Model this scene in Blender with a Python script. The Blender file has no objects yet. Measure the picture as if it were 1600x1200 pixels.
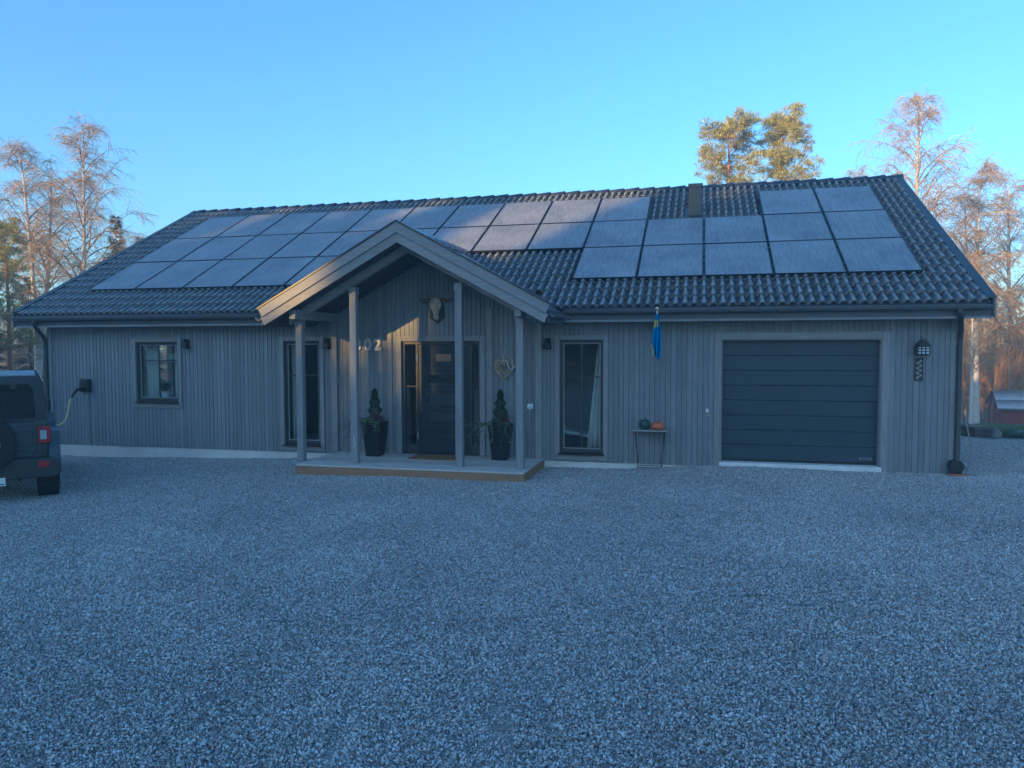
import bpy, math, random
import numpy as np
from mathutils import Vector, Matrix

sc = bpy.context.scene
col = sc.collection
rnd = random.Random(11)
R = math.radians

# ------------------------------------------------------------------ camera
cd = bpy.data.cameras.new('camera'); cam = bpy.data.objects.new('camera', cd); col.objects.link(cam)
cd.sensor_width = 36.0; cd.lens = 36.0*1192.6/1600.0; cd.clip_start = 0.05; cd.clip_end = 2000
cam.matrix_world = Matrix.Translation((0, 0, 2.05)) @ Matrix.Rotation(math.pi/2-0.05, 4, 'X') @ Matrix.Rotation(-0.0023, 4, 'Z')
sc.camera = cam

# ------------------------------------------------------------------ light
SUN_EL = R(10.5)
SUN_TO = Vector((-0.70, -0.72, 0)).normalized()          # horizontal direction towards the sun (behind the camera, to the left)
world = bpy.data.worlds.new('World'); sc.world = world; world.use_nodes = True
wt = world.node_tree; wt.nodes.clear()
sky = wt.nodes.new('ShaderNodeTexSky'); sky.sky_type = 'NISHITA'; sky.sun_disc = False
sky.sun_elevation = SUN_EL; sky.sun_rotation = math.atan2(SUN_TO.x, SUN_TO.y)
sky.air_density = 1.0; sky.dust_density = 0.4; sky.ozone_density = 2.7; sky.altitude = 50
bg = wt.nodes.new('ShaderNodeBackground'); bg.inputs['Strength'].default_value = 0.15
wo = wt.nodes.new('ShaderNodeOutputWorld')
wt.links.new(sky.outputs[0], bg.inputs[0]); wt.links.new(bg.outputs[0], wo.inputs[0])
sl = bpy.data.lights.new('sun', 'SUN'); sl.energy = 5.0; sl.angle = R(0.53); sl.color = (1.0, 0.49, 0.12)
so = bpy.data.objects.new('sun', sl); col.objects.link(so)
sdir = Vector((-SUN_TO.x*math.cos(SUN_EL), -SUN_TO.y*math.cos(SUN_EL), -math.sin(SUN_EL)))
so.rotation_euler = sdir.to_track_quat('-Z', 'Y').to_euler(); so.location = (-40, -40, 30)
sc.view_settings.view_transform = 'Standard'; sc.view_settings.look = 'None'
sc.view_settings.gamma = 1.0; sc.view_settings.use_curve_mapping = False
sc.view_settings.exposure = 1.12
sc.view_settings.use_white_balance = True; sc.view_settings.white_balance_temperature = 4850; sc.view_settings.white_balance_tint = -4
sc.cycles.use_denoising = True
sc.cycles.max_bounces = 8; sc.cycles.transparent_max_bounces = 12; sc.cycles.volume_bounces = 1

# ------------------------------------------------------------------ frames
ANG = 0.2416
HO = Vector((6.866, 11.763, 0))                      # right front corner of the house
UX, UY = -math.cos(ANG), math.sin(ANG)               # u runs to the left along the facade
VX, VY = math.sin(ANG), math.cos(ANG)                # v runs back into the house
def hw(u, v, z=0.0): return Vector((HO.x+UX*u+VX*v, HO.y+UY*u+VY*v, z))
def uv_of(x, y): dx, dy = x-HO.x, y-HO.y; return dx*UX+dy*UY, dx*VX+dy*VY
def sstep(a, b, x):
    t = min(1, max(0, (x-a)/(b-a))); return t*t*(3-2*t)
def gz(x, y):                                        # height of the ground
    u, v = uv_of(x, y)
    z = 0.04-0.12*sstep(3.4, 5.6, u)-0.13*sstep(9, 17, u)-0.25*sstep(17, 30, u)
    z -= 0.085*max(0, min(v, 42)-5.0)*sstep(4.5, 8, v)
    z += 0.012*math.sin(x*1.7+y*0.6)*math.sin(y*1.3-x*0.4)
    return z

# ------------------------------------------------------------------ materials
def nt(name):
    m = bpy.data.materials.new(name); m.use_nodes = True
    t = m.node_tree; b = t.nodes['Principled BSDF']; return m, t, b
def pm(name, c, rough=.6, var=.18, scale=6., bump=0., bscale=60., metal=0., stretch=(1, 1, 1), rand=.0, spec=.5, c2=None, c2s=2., c2t=.55, rvar=.0):
    """procedural principled material: noise tint, per-object random value, fine bump, second colour in patches"""
    m, t, b = nt(name); N = t.nodes; L = t.links
    tc = N.new('ShaderNodeTexCoord'); oi = N.new('ShaderNodeObjectInfo')
    off = N.new('ShaderNodeVectorMath'); off.operation = 'MULTIPLY_ADD'
    off.inputs[1].default_value = stretch
    mul = N.new('ShaderNodeMath'); mul.operation = 'MULTIPLY'; mul.inputs[1].default_value = 37.0 if rand else 0.0
    L.new(oi.outputs['Random'], mul.inputs[0]); L.new(tc.outputs['Object'], off.inputs[0]); L.new(mul.outputs[0], off.inputs[2])
    n = N.new('ShaderNodeTexNoise'); n.inputs['Scale'].default_value = scale; n.inputs['Detail'].default_value = 5; n.inputs['Roughness'].default_value = .62
    L.new(off.outputs[0], n.inputs['Vector'])
    mr = N.new('ShaderNodeMapRange'); mr.inputs['From Min'].default_value = .25; mr.inputs['From Max'].default_value = .75
    mr.inputs['To Min'].default_value = 1-var; mr.inputs['To Max'].default_value = 1+var
    L.new(n.outputs['Fac'], mr.inputs['Value'])
    r2 = N.new('ShaderNodeMapRange'); r2.inputs['To Min'].default_value = 1-rand; r2.inputs['To Max'].default_value = 1+rand
    L.new(oi.outputs['Random'], r2.inputs['Value'])
    mm = N.new('ShaderNodeMath'); mm.operation = 'MULTIPLY'; L.new(mr.outputs[0], mm.inputs[0]); L.new(r2.outputs[0], mm.inputs[1])
    base = N.new('ShaderNodeRGB'); base.outputs[0].default_value = (*c, 1); src = base.outputs[0]
    if c2:
        n2 = N.new('ShaderNodeTexNoise'); n2.inputs['Scale'].default_value = c2s; n2.inputs['Detail'].default_value = 6; n2.inputs['Roughness'].default_value = .7
        L.new(off.outputs[0], n2.inputs['Vector'])
        rr = N.new('ShaderNodeMapRange'); rr.inputs['From Min'].default_value = c2t-.1; rr.inputs['From Max'].default_value = c2t+.12
        L.new(n2.outputs['Fac'], rr.inputs['Value'])
        mx = N.new('ShaderNodeMix'); mx.data_type = 'RGBA'; mx.inputs['B'].default_value = (*c2, 1)
        L.new(rr.outputs[0], mx.inputs['Factor']); L.new(src, mx.inputs['A']); src = mx.outputs['Result']
    hs = N.new('ShaderNodeVectorMath'); hs.operation = 'SCALE'; L.new(src, hs.inputs[0]); L.new(mm.outputs[0], hs.inputs['Scale'])
    L.new(hs.outputs[0], b.inputs['Base Color'])
    b.inputs['Roughness'].default_value = rough; b.inputs['Metallic'].default_value = metal; b.inputs['Specular IOR Level'].default_value = spec
    if rvar:
        r3 = N.new('ShaderNodeMapRange'); r3.inputs['From Min'].default_value = .3; r3.inputs['From Max'].default_value = .7
        r3.inputs['To Min'].default_value = rough-rvar; r3.inputs['To Max'].default_value = rough+rvar
        L.new(n.outputs['Fac'], r3.inputs['Value']); L.new(r3.outputs[0], b.inputs['Roughness'])
    if bump:
        nb = N.new('ShaderNodeTexNoise'); nb.inputs['Scale'].default_value = bscale; nb.inputs['Detail'].default_value = 4
        L.new(off.outputs[0], nb.inputs['Vector'])
        bp = N.new('ShaderNodeBump'); bp.inputs['Strength'].default_value = 1; bp.inputs['Distance'].default_value = bump
        L.new(nb.outputs['Fac'], bp.inputs['Height']); L.new(bp.outputs[0], b.inputs['Normal'])
    return m
def glass_mat(name, tint, refl=1.0, rough=0.02):
    m, t, b = nt(name); N = t.nodes; L = t.links; N.remove(b)
    out = N['Material Output']
    tr = N.new('ShaderNodeBsdfTransparent'); tr.inputs[0].default_value = (*tint, 1)
    gl = N.new('ShaderNodeBsdfGlossy'); gl.inputs['Roughness'].default_value = rough; gl.inputs[0].default_value = (refl, refl, refl, 1)
    lw = N.new('ShaderNodeLayerWeight'); lw.inputs['Blend'].default_value = .5; fr = N.new('ShaderNodeMath'); fr.operation = 'POWER'; fr.inputs[1].default_value = 5; L.new(lw.outputs['Facing'], fr.inputs[0])
    ns = N.new('ShaderNodeTexNoise'); ns.inputs['Scale'].default_value = 1.1
    tc = N.new('ShaderNodeTexCoord'); L.new(tc.outputs['Object'], ns.inputs['Vector'])
    bp = N.new('ShaderNodeBump'); bp.inputs['Distance'].default_value = .004; L.new(ns.outputs['Fac'], bp.inputs['Height']); L.new(bp.outputs[0], gl.inputs['Normal'])
    mu = N.new('ShaderNodeMath'); mu.operation = 'MULTIPLY_ADD'; mu.use_clamp = True; mu.inputs[1].default_value = .93; mu.inputs[2].default_value = .065
    L.new(fr.outputs[0], mu.inputs[0])
    mx = N.new('ShaderNodeMixShader'); L.new(mu.outputs[0], mx.inputs[0]); L.new(tr.outputs[0], mx.inputs[1]); L.new(gl.outputs[0], mx.inputs[2])
    L.new(mx.outputs[0], out.inputs['Surface']); return m
def island_mat(name, c, rough=.7, var=.5, spec=.4, warm=.06):
    """tint that changes from loose piece to loose piece (stones, needles, twigs)"""
    m, t, b = nt(name); N = t.nodes; L = t.links
    g = N.new('ShaderNodeNewGeometry'); oi = N.new('ShaderNodeObjectInfo')
    ad = N.new('ShaderNodeMath'); ad.operation = 'ADD'; L.new(g.outputs['Random Per Island'], ad.inputs[0]); L.new(oi.outputs['Random'], ad.inputs[1])
    fr = N.new('ShaderNodeMath'); fr.operation = 'FRACT'; L.new(ad.outputs[0], fr.inputs[0])
    cr = N.new('ShaderNodeValToRGB'); e = cr.color_ramp
    e.elements[0].color = (c[0]*(1-var), c[1]*(1-var), c[2]*(1-var), 1); e.elements[0].position = 0
    e.elements[1].color = (c[0]*(1+var*1.1), c[1]*(1+var*1.1), c[2]*(1+var*1.1), 1); e.elements[1].position = .93
    k = e.elements.new(.5); k.color = (c[0]*(1+warm), c[1], c[2]*(1-warm), 1)
    k = e.elements.new(.985); k.color = (min(.8, c[0]*2.6), min(.8, c[1]*2.6), min(.8, c[2]*2.6), 1)
    L.new(fr.outputs[0], cr.inputs[0]); L.new(cr.outputs[0], b.inputs['Base Color'])
    b.inputs['Roughness'].default_value = rough; b.inputs['Specular IOR Level'].default_value = spec
    return m

M = {}
M['siding'] = pm('stained_siding', (.215, .228, .24), .62, .22, 5, .0012, 30, stretch=(9, 9, .55), rand=.13, c2=(.18, .185, .19), c2s=3.0, c2t=.66)
M['trim'] = pm('stained_trim', (.27, .27, .272), .6, .2, 5, .001, 30, stretch=(7, 7, .6), rand=.08)
M['trimh'] = pm('stained_board_across', (.25, .25, .25), .6, .22, 5, .001, 30, stretch=(.6, 8, 8), rand=.08)
M['fascia'] = pm('dark_fascia', (.075, .085, .10), .5, .15, 3, stretch=(.5, 5, 5), rand=.05)
M['backing'] = pm('wall_backing', (.09, .09, .09), .9)
M['concrete'] = pm('plinth_concrete', (.74, .71, .66), .85, .14, 3, .002, 40, c2=(.56, .54, .50), c2s=1.5)
M['threshold'] = pm('threshold_concrete', (.78, .76, .73), .8, .12, 5, .002, 40)
M['tile'] = pm('roof_tile_concrete', (.042, .047, .053), .27, .16, 9, .0006, 150, rand=.15, c2=(.08, .09, .10), c2s=4, c2t=.64, rvar=.05, spec=.7)
def crest_highlight(m):  # pale crests painted in, standing for sky reflected on the tile waves
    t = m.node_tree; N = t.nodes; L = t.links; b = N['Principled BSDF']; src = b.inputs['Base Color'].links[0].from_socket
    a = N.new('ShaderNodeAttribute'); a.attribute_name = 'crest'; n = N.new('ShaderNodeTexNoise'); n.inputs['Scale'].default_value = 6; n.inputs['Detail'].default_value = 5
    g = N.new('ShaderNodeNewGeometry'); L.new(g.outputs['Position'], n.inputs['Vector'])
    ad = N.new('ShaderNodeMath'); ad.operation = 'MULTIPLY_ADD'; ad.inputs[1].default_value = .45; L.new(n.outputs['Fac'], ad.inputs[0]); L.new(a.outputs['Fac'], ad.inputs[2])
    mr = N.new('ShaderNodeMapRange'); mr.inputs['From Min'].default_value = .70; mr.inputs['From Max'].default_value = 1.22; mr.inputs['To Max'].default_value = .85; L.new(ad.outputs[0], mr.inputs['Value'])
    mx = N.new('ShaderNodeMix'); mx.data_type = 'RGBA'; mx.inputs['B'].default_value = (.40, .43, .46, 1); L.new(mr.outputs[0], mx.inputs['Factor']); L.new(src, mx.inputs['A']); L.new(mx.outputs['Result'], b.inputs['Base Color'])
crest_highlight(M['tile'])
M['metal_dark'] = pm('dark_sheet_metal', (.035, .038, .042), .38, .1, 4, spec=.5)
M['gutter'] = pm('gutter_steel', (.12, .125, .13), .3, .1, 3, spec=.6, stretch=(.4, 4, 4))
M['panel_frame'] = pm('panel_frame_black', (.012, .013, .015), .4, .1)
M['frame_dark'] = pm('window_frame_paint', (.045, .048, .05), .4, .08, 6)
M['frame_pale'] = pm('window_bead_grey', (.32, .34, .34), .4, .08, 6)
M['glass'] = glass_mat('window_glass', (.90, .94, .94))
M['door'] = pm('door_paint', (.012, .024, .034), .42, .12, 3)
M['garage'] = pm('garage_paint', (.022, .048, .068), .45, .15, 2, .0006, 140)
M['chrome'] = pm('brushed_steel', (.55, .55, .55), .28, .08, 20, metal=1)
M['white'] = pm('white_paint', (.78, .78, .76), .45, .06)
M['black'] = pm('black_plastic', (.012, .013, .014), .45, .1)
M['deck'] = pm('weathered_deck', (.52, .50, .46), .75, .25, 6, .001, 40, stretch=(.5, 8, 8), rand=.12)
M['deckside'] = pm('deck_edge_board', (.30, .18, .10), .7, .25, 6, .001, 40, stretch=(.5, 8, 8), rand=.1)
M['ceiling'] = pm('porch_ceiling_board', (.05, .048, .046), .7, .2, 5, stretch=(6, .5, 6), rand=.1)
M['interior'] = pm('interior_paint', (.74, .74, .72), .8, .05)
M['floor_in'] = pm('interior_floor', (.25, .18, .12), .5, .2, 4)
M['curtain'] = pm('curtain_cloth', (.72, .70, .64), .9, .08, 12)
M['red'] = pm('red_paper', (.35, .03, .035), .7, .1)
M['leaf_in'] = island_mat('house_plant_leaf', (.04, .09, .03), .5, .4)
M['coir'] = pm('coir_mat', (.22, .12, .05), .95, .3, 60, .004, 200)
M['pot'] = pm('planter_plastic', (.012, .013, .014), .4, .15, 4)
M['thuja'] = island_mat('dwarf_conifer_leaf', (.035, .075, .025), .6, .5)
M['ivy'] = island_mat('ivy_leaf', (.07, .12, .06), .45, .6)
M['heather'] = island_mat('heather_flower', (.10, .045, .05), .7, .5)
M['wicker'] = island_mat('wicker_stem', (.42, .35, .26), .75, .45)
M['bone'] = pm('weathered_bone', (.52, .45, .34), .7, .22, 9, .002, 50)
M['horn'] = pm('horn', (.13, .10, .07), .5, .3, 6)
M['digit'] = pm('brushed_digits', (.62, .58, .50), .4, .05, metal=.1)
M['orange'] = pm('pumpkin_skin', (.55, .16, .06), .5, .25, 7)
M['greenp'] = pm('green_pumpkin_skin', (.035, .075, .06), .5, .3, 9)
M['stem'] = pm('pumpkin_stem', (.16, .13, .07), .8, .3)
M['shelf'] = pm('shelf_top_zinc', (.36, .36, .34), .5, .15, 6)
M['iron'] = pm('black_iron', (.02, .02, .02), .55, .2, 20)
M['paper'] = pm('frosted_pane', (.62, .66, .68), .5, .05)
M['signwood'] = pm('dark_sign_board', (.05, .045, .04), .7, .2, 8)
M['letter'] = pm('pale_carving', (.42, .42, .38), .6, .2, 20)
M['terracotta'] = pm('terracotta', (.36, .14, .075), .8, .25, 8)
M['hose'] = pm('grey_hose', (.25, .22, .2), .5, .2, 8)
M['yellow'] = pm('cable_sheath', (.74, .64, .30), .5, .08)
M['flagblue'] = pm('flag_blue', (.03, .27, .56), .75, .1, 20)
M['flagyellow'] = pm('flag_yellow', (.80, .62, .03), .75, .1, 20)
M['gold'] = pm('brass_ball', (.75, .60, .35), .3, .05, metal=.8)
M['stone'] = island_mat('crushed_stone', (.45, .45, .44), .6, .5, .45, .05)
def stone_variation(m):
    t = m.node_tree; N = t.nodes; L = t.links; b = N['Principled BSDF']; src = b.inputs['Base Color'].links[0].from_socket
    g = N.new('ShaderNodeNewGeometry'); n = N.new('ShaderNodeTexNoise'); n.inputs['Scale'].default_value = .42; n.inputs['Detail'].default_value = 4; n.inputs['Roughness'].default_value = .6; n.inputs['Distortion'].default_value = .8
    L.new(g.outputs['Position'], n.inputs['Vector'])
    mr = N.new('ShaderNodeMapRange'); mr.inputs['From Min'].default_value = .32; mr.inputs['From Max'].default_value = .68; mr.inputs['To Min'].default_value = .86; mr.inputs['To Max'].default_value = 1.10
    L.new(n.outputs['Fac'], mr.inputs['Value']); sc_ = N.new('ShaderNodeVectorMath'); sc_.operation = 'SCALE'; L.new(src, sc_.inputs[0]); L.new(mr.outputs[0], sc_.inputs['Scale']); L.new(sc_.outputs[0], b.inputs['Base Color'])
    e = [q for q in N if q.type == 'VALTORGB'][0].color_ramp
    for p_, c_ in ((.20, (.22, .215, .21, 1)), (.215, (.30, .21, .14, 1)), (.235, (.30, .21, .14, 1)), (.25, (.26, .255, .25, 1))):
        k = e.elements.new(p_); k.color = c_
stone_variation(M['stone'])
M['gravel'] = pm('gravel_bed', (.28, .275, .27), .85, .55, 55, .012, 70)
M['ground'] = pm('meadow_soil', (.075, .075, .035), .95, .4, .6, .05, 3, c2=(.13, .10, .05), c2s=.25)
M['grass'] = island_mat('grass_blade', (.075, .12, .035), .7, .5)
M['rock'] = pm('grey_rock', (.16, .155, .15), .85, .3, 4, .02, 9)
M['log'] = pm('weathered_log', (.12, .10, .08), .85, .3, 4, .01, 20)
M['birchbark'] = pm('birch_bark', (.62, .56, .50), .75, .15, 3, .004, 20, c2=(.06, .05, .045), c2s=5, c2t=.64, stretch=(1, 1, 2.2))
M['birchdark'] = pm('birch_branch', (.32, .24, .15), .8, .3, 3)
M['birchtwig'] = island_mat('birch_twig', (.36, .25, .12), .8, .4)
M['pinebark'] = pm('pine_bark', (.36, .15, .065), .85, .35, 4, .01, 14)
M['needle'] = island_mat('pine_needles', (.30, .30, .075), .65, .5, warm=.12)
M['spruceneedle'] = island_mat('spruce_needles', (.085, .10, .04), .7, .5)
M['sprucebark'] = pm('spruce_bark', (.12, .085, .06), .9, .3, 5)
M['saplingtwig'] = island_mat('sapling_twig', (.46, .24, .08), .8, .4)
M['redwood'] = pm('red_shed_paint', (.22, .028, .02), .8, .25, 6, stretch=(6, 6, .5), rand=.1)
M['tin'] = pm('corrugated_tin', (.42, .44, .45), .42, .15, 3, metal=.3)
M['carpaint'] = pm('car_paint', (.05, .066, .072), .22, .06, 3, spec=.6)
M['carblack'] = pm('car_trim_plastic', (.028, .032, .035), .5, .15, 8)
M['tyre'] = pm('tyre_rubber', (.016, .016, .017), .8, .2, 12, .001, 60)
M['carglass'] = glass_mat('car_glass', (.12, .14, .15))
M['taillight'] = pm('tail_light_red', (.28, .012, .02), .22, .1, spec=.6)
M['lens'] = pm('clear_lens', (.40, .42, .46), .15, .1)
M['frost'] = pm('frosted_roof', (.30, .33, .36), .7, .15, 10)

def panel_mat():
    m, t, b = nt('frosted_solar_glass'); N = t.nodes; L = t.links
    tc = N.new('ShaderNodeTexCoord'); oi = N.new('ShaderNodeObjectInfo')
    va = N.new('ShaderNodeVectorMath'); va.operation = 'MULTIPLY_ADD'; va.inputs[1].default_value = (16, 1.3, 1)
    mu = N.new('ShaderNodeMath'); mu.operation = 'MULTIPLY'; mu.inputs[1].default_value = 91
    L.new(oi.outputs['Random'], mu.inputs[0]); L.new(tc.outputs['Object'], va.inputs[0]); L.new(mu.outputs[0], va.inputs[2])
    n = N.new('ShaderNodeTexNoise'); n.inputs['Scale'].default_value = 2.2; n.inputs['Detail'].default_value = 6; n.inputs['Roughness'].default_value = .7; n.inputs['Distortion'].default_value = .4
    L.new(va.outputs[0], n.inputs['Vector'])
    n2 = N.new('ShaderNodeTexNoise'); n2.inputs['Scale'].default_value = 1.3; n2.inputs['Detail'].default_value = 3
    vb = N.new('ShaderNodeVectorMath'); vb.operation = 'ADD'; L.new(tc.outputs['Object'], vb.inputs[0]); L.new(mu.outputs[0], vb.inputs[1]); L.new(vb.outputs[0], n2.inputs['Vector'])
    mm = N.new('ShaderNodeMath'); mm.operation = 'MULTIPLY_ADD'; mm.inputs[1].default_value = .35; L.new(n2.outputs['Fac'], mm.inputs[0])
    m3 = N.new('ShaderNodeMath'); m3.operation = 'MULTIPLY'; m3.inputs[1].default_value = .75; L.new(n.outputs['Fac'], m3.inputs[0]); L.new(m3.outputs[0], mm.inputs[2])
    cr = N.new('ShaderNodeValToRGB'); e = cr.color_ramp
    e.elements[0].position = .36; e.elements[0].color = (.12, .13, .15, 1); e.elements[1].position = .74; e.elements[1].color = (.36, .375, .40, 1)
    L.new(mm.outputs[0], cr.inputs[0]); L.new(cr.outputs[0], b.inputs['Base Color'])
    b.inputs['Roughness'].default_value = .42; b.inputs['Specular IOR Level'].default_value = .5
    return m
M['panel'] = panel_mat()

# ------------------------------------------------------------------ mesh helpers
class MB:
    def __init__(s): s.v = []; s.f = []; s.mi = []
    def add(s, vs, fs, mi=0):
        o = len(s.v); s.v.extend(tuple(p) for p in vs); s.f.extend(tuple(i+o for i in f) for f in fs); s.mi.extend([mi]*len(fs)); return s
    def box(s, x0, x1, y0, y1, z0, z1, mi=0):
        vs = [(x0, y0, z0), (x1, y0, z0), (x1, y1, z0), (x0, y1, z0), (x0, y0, z1), (x1, y0, z1), (x1, y1, z1), (x0, y1, z1)]
        return s.add(vs, [(0, 3, 2, 1), (4, 5, 6, 7), (0, 1, 5, 4), (1, 2, 6, 5), (2, 3, 7, 6), (3, 0, 4, 7)], mi)
    def prism(s, poly, d0, d1, axis='y', mi=0):
        """poly in the two other axes (x,z for y; y,z for x; x,y for z), extruded from d0 to d1"""
        def P(a, b, d): return (a, d, b) if axis == 'y' else ((d, a, b) if axis == 'x' else (a, b, d))
        n = len(poly); vs = [P(a, b, d0) for a, b in poly]+[P(a, b, d1) for a, b in poly]
        fs = [tuple(range(n)), tuple(range(2*n-1, n-1, -1))]+[(i, i+n, (i+1) % n+n, (i+1) % n) for i in range(n)]
        return s.add(vs, fs, mi)
    def tube(s, pts, rad, n=6, mi=0, cap=True):
        pts = [Vector(p) for p in pts]; k = len(pts)
        if not hasattr(rad, '__len__'): rad = [rad]*k
        vs = []; prev = None
        for i, p in enumerate(pts):
            d = (pts[min(i+1, k-1)]-pts[max(i-1, 0)]);
            if d.length < 1e-9: d = Vector((0, 0, 1))
            d.normalize()
            if prev is None: a = d.orthogonal().normalized()
            else:
                a = prev-d*prev.dot(d)
                a = a.normalized() if a.length > 1e-6 else d.orthogonal().normalized()
            prev = a; b = d.cross(a)
            for j in range(n):
                t = 2*math.pi*j/n; vs.append(p+(a*math.cos(t)+b*math.sin(t))*rad[i])
        fs = [(i*n+j, i*n+(j+1) % n, (i+1)*n+(j+1) % n, (i+1)*n+j) for i in range(k-1) for j in range(n)]
        if cap: fs += [tuple(range(n-1, -1, -1)), tuple(range((k-1)*n, k*n))]
        return s.add(vs, fs, mi)
    def lathe(s, prof, n=20, c=(0, 0, 0), axis='z', mi=0):
        vs = []
        for r, h in prof:
            for j in range(n):
                t = 2*math.pi*j/n; a, b = r*math.cos(t), r*math.sin(t)
                p = (a, b, h) if axis == 'z' else ((h, a, b) if axis == 'x' else (b, h, a))
                vs.append((p[0]+c[0], p[1]+c[1], p[2]+c[2]))
        k = len(prof)
        fs = [(i*n+j, i*n+(j+1) % n, (i+1)*n+(j+1) % n, (i+1)*n+j) for i in range(k-1) for j in range(n)]
        fs += [tuple(range(n-1, -1, -1)), tuple(range((k-1)*n, k*n))]
        return s.add(vs, fs, mi)
    def mesh(s, name, mats, smooth=False):
        me = bpy.data.meshes.new(name); me.from_pydata(s.v, [], s.f)
        for m in (mats if isinstance(mats, (list, tuple)) else [mats]): me.materials.append(m)
        if any(s.mi): me.polygons.foreach_set('material_index', s.mi)
        if smooth: me.polygons.foreach_set('use_smooth', [True]*len(me.polygons))
        me.update(); return me
    def build(s, name, mats, parent=None, smooth=False, bevel=0, loc=None, rot=None):
        return link(name, s.mesh(name, mats, smooth), parent, bevel, loc, rot)
def link(name, me, parent=None, bevel=0, loc=None, rot=None):
    o = bpy.data.objects.new(name, me); col.objects.link(o)
    if parent: o.parent = parent
    if loc is not None: o.location = loc
    if rot is not None: o.rotation_euler = rot
    if bevel:
        b = o.modifiers.new('bevel', 'BEVEL'); b.width = bevel; b.segments = 2; b.limit_method = 'ANGLE'
    return o
def tag(o, label=None, cat=None, group=None, kind=None):
    for k, v in (('label', label), ('category', cat), ('group', group), ('kind', kind)):
        if v: o[k] = v
    return o
def thing(name, label, cat, loc=(0, 0, 0), rz=0., group=None):
    o = bpy.data.objects.new(name, None); col.objects.link(o); o.location = loc; o.rotation_euler = (0, 0, rz)
    return tag(o, label, cat, group)
def hthing(name, label, cat, u, v, z, group=None): return thing(name, label, cat, hw(u, v, z), -ANG, group)
def part_empty(name, parent, loc=(0, 0, 0)):
    o = bpy.data.objects.new(name, None); col.objects.link(o); o.parent = parent; o.location = loc; return o

# ------------------------------------------------------------------ ground
def grid(xs, ys, zf, keep=None):
    m = MB(); nx = len(xs)
    m.v = [(x, y, zf(x, y)) for y in ys for x in xs]
    for j in range(len(ys)-1):
        for i in range(nx-1):
            if keep is None or keep((xs[i]+xs[i+1])/2, (ys[j]+ys[j+1])/2): m.f.append((j*nx+i, j*nx+i+1, (j+1)*nx+i+1, (j+1)*nx+i))
    m.mi = [0]*len(m.f); return m
def axis(lo, hi, a, b, fine):
    out = list(np.arange(a, b+1e-6, fine)); st = fine
    x = a
    while x > lo: st *= 1.35; x -= st; out.insert(0, x)
    st = fine; x = out[-1]
    while x < hi: st *= 1.35; x += st; out.append(x)
    return [float(q) for q in out]
def yard_edge(x, y): return 5.2+.5*math.sin(x*.8)+.25*math.sin(x*2.3+y)
def yard(x, y):
    u, v = uv_of(x, y); return v < yard_edge(x, y) and -26 < u < 30 and y > -14
g = grid(axis(-700, 700, -30, 40, 1.0), axis(-700, 900, -15, 60, 1.0), lambda x, y: gz(x, y)-(.07 if yard(x, y) else 0.0))
tag(g.build('ground', M['ground'], smooth=True), kind='structure')
g = grid([float(q) for q in np.arange(-22, 26, .33)], [float(q) for q in np.arange(-13, 20, .33)], lambda x, y: gz(x, y)-.012, yard)
tag(g.build('gravel_yard', M['gravel'], smooth=True), kind='structure')

# ------------------------------------------------------------------ house
house = hthing('house', 'long single storey house with grey brown board cladding and dark tiled roof', 'house', 0, 0, 0)
LEN, ZB = 16.967, 0.05
EV, EZ, RV, RZ = -0.367, 2.67, 5.447, 5.684
SLOPE = math.atan2(RZ-EZ, RV-EV); SC, SS = math.cos(SLOPE), math.sin(SLOPE); SLEN = math.hypot(RZ-EZ, RV-EV)
UR, UL = -0.335, 17.38
PU, PZ, PT, PV = 8.5, 3.88, 0.545, -1.75            # porch roof: ridge u, ridge height, slope, gable plane
def porch_z(u): return PZ-PT*abs(u-PU)
# openings: (u0,u1,z0,z1) clear wall openings and the width of their casing
OPEN = dict(win1=(13.86, 14.83, .95, 2.14), win2=(10.785, 11.54, .185, 2.15), door=(7.66, 9.15, .09, 2.135), win3=(5.46, 6.215, .185, 2.15), garage=(1.075, 3.515, .10, 2.15))
CAS = dict(win1=.085, win2=.085, door=.10, win3=.085, garage=.11)
def outer(k):
    a, b, c, d = OPEN[k]; w = CAS[k]
    return (a-w, b+w, (c-w if k.startswith('win') else -.3), d+w)
# structural wall with holes
m = MB(); us = sorted({0.02, LEN-.02, *[q for o in OPEN.values() for q in o[:2]]})
for a, b in zip(us, us[1:]):
    c = (a+b)/2; hole = [o for o in OPEN.values() if o[0] < c < o[1]]
    top = 2.62
    if hole:
        o = hole[0]
        if o[2] > .12: m.box(-b, -a, .024, .2, .05, o[2])
        m.box(-b, -a, .024, .2, o[3], top)
    else: m.box(-b, -a, .024, .2, .05, top)
m.prism([(-10.86, 2.62), (-6.14, 2.62), (-PU, PZ-.16)], .024, .2, 'y')
wall = m.build('wall', M['backing'], house)
m = MB(); m.box(-LEN+.02, -LEN+.2, .2, 1.6, .05, 2.62); m.box(-LEN+.02, -LEN+.2, 3.6, 10.6, .05, 2.62); m.box(-LEN+.02, -LEN+.2, 1.6, 3.6, .05, .8); m.box(-LEN+.02, -LEN+.2, 1.6, 3.6, 2.2, 2.62); m.box(-.2, -.02, .2, 10.6, .05, 2.62); m.box(-LEN+.02, -16.0, 10.6, 10.8, .05, 2.62); m.box(-13.1, -.02, 10.6, 10.8, .05, 2.62); m.box(-16.0, -13.1, 10.6, 10.8, .05, .5); m.box(-16.0, -13.1, 10.6, 10.8, 2.3, 2.62)  # side and rear walls, with openings for the two added unseen windows
for x in (-LEN+.03, -.19): m.prism([(.1, 2.62), (10.75, 2.62), (RV, RZ-.25)], x, x+.16, 'x')
m.build('gable_wall', M['siding'], house)
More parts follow.
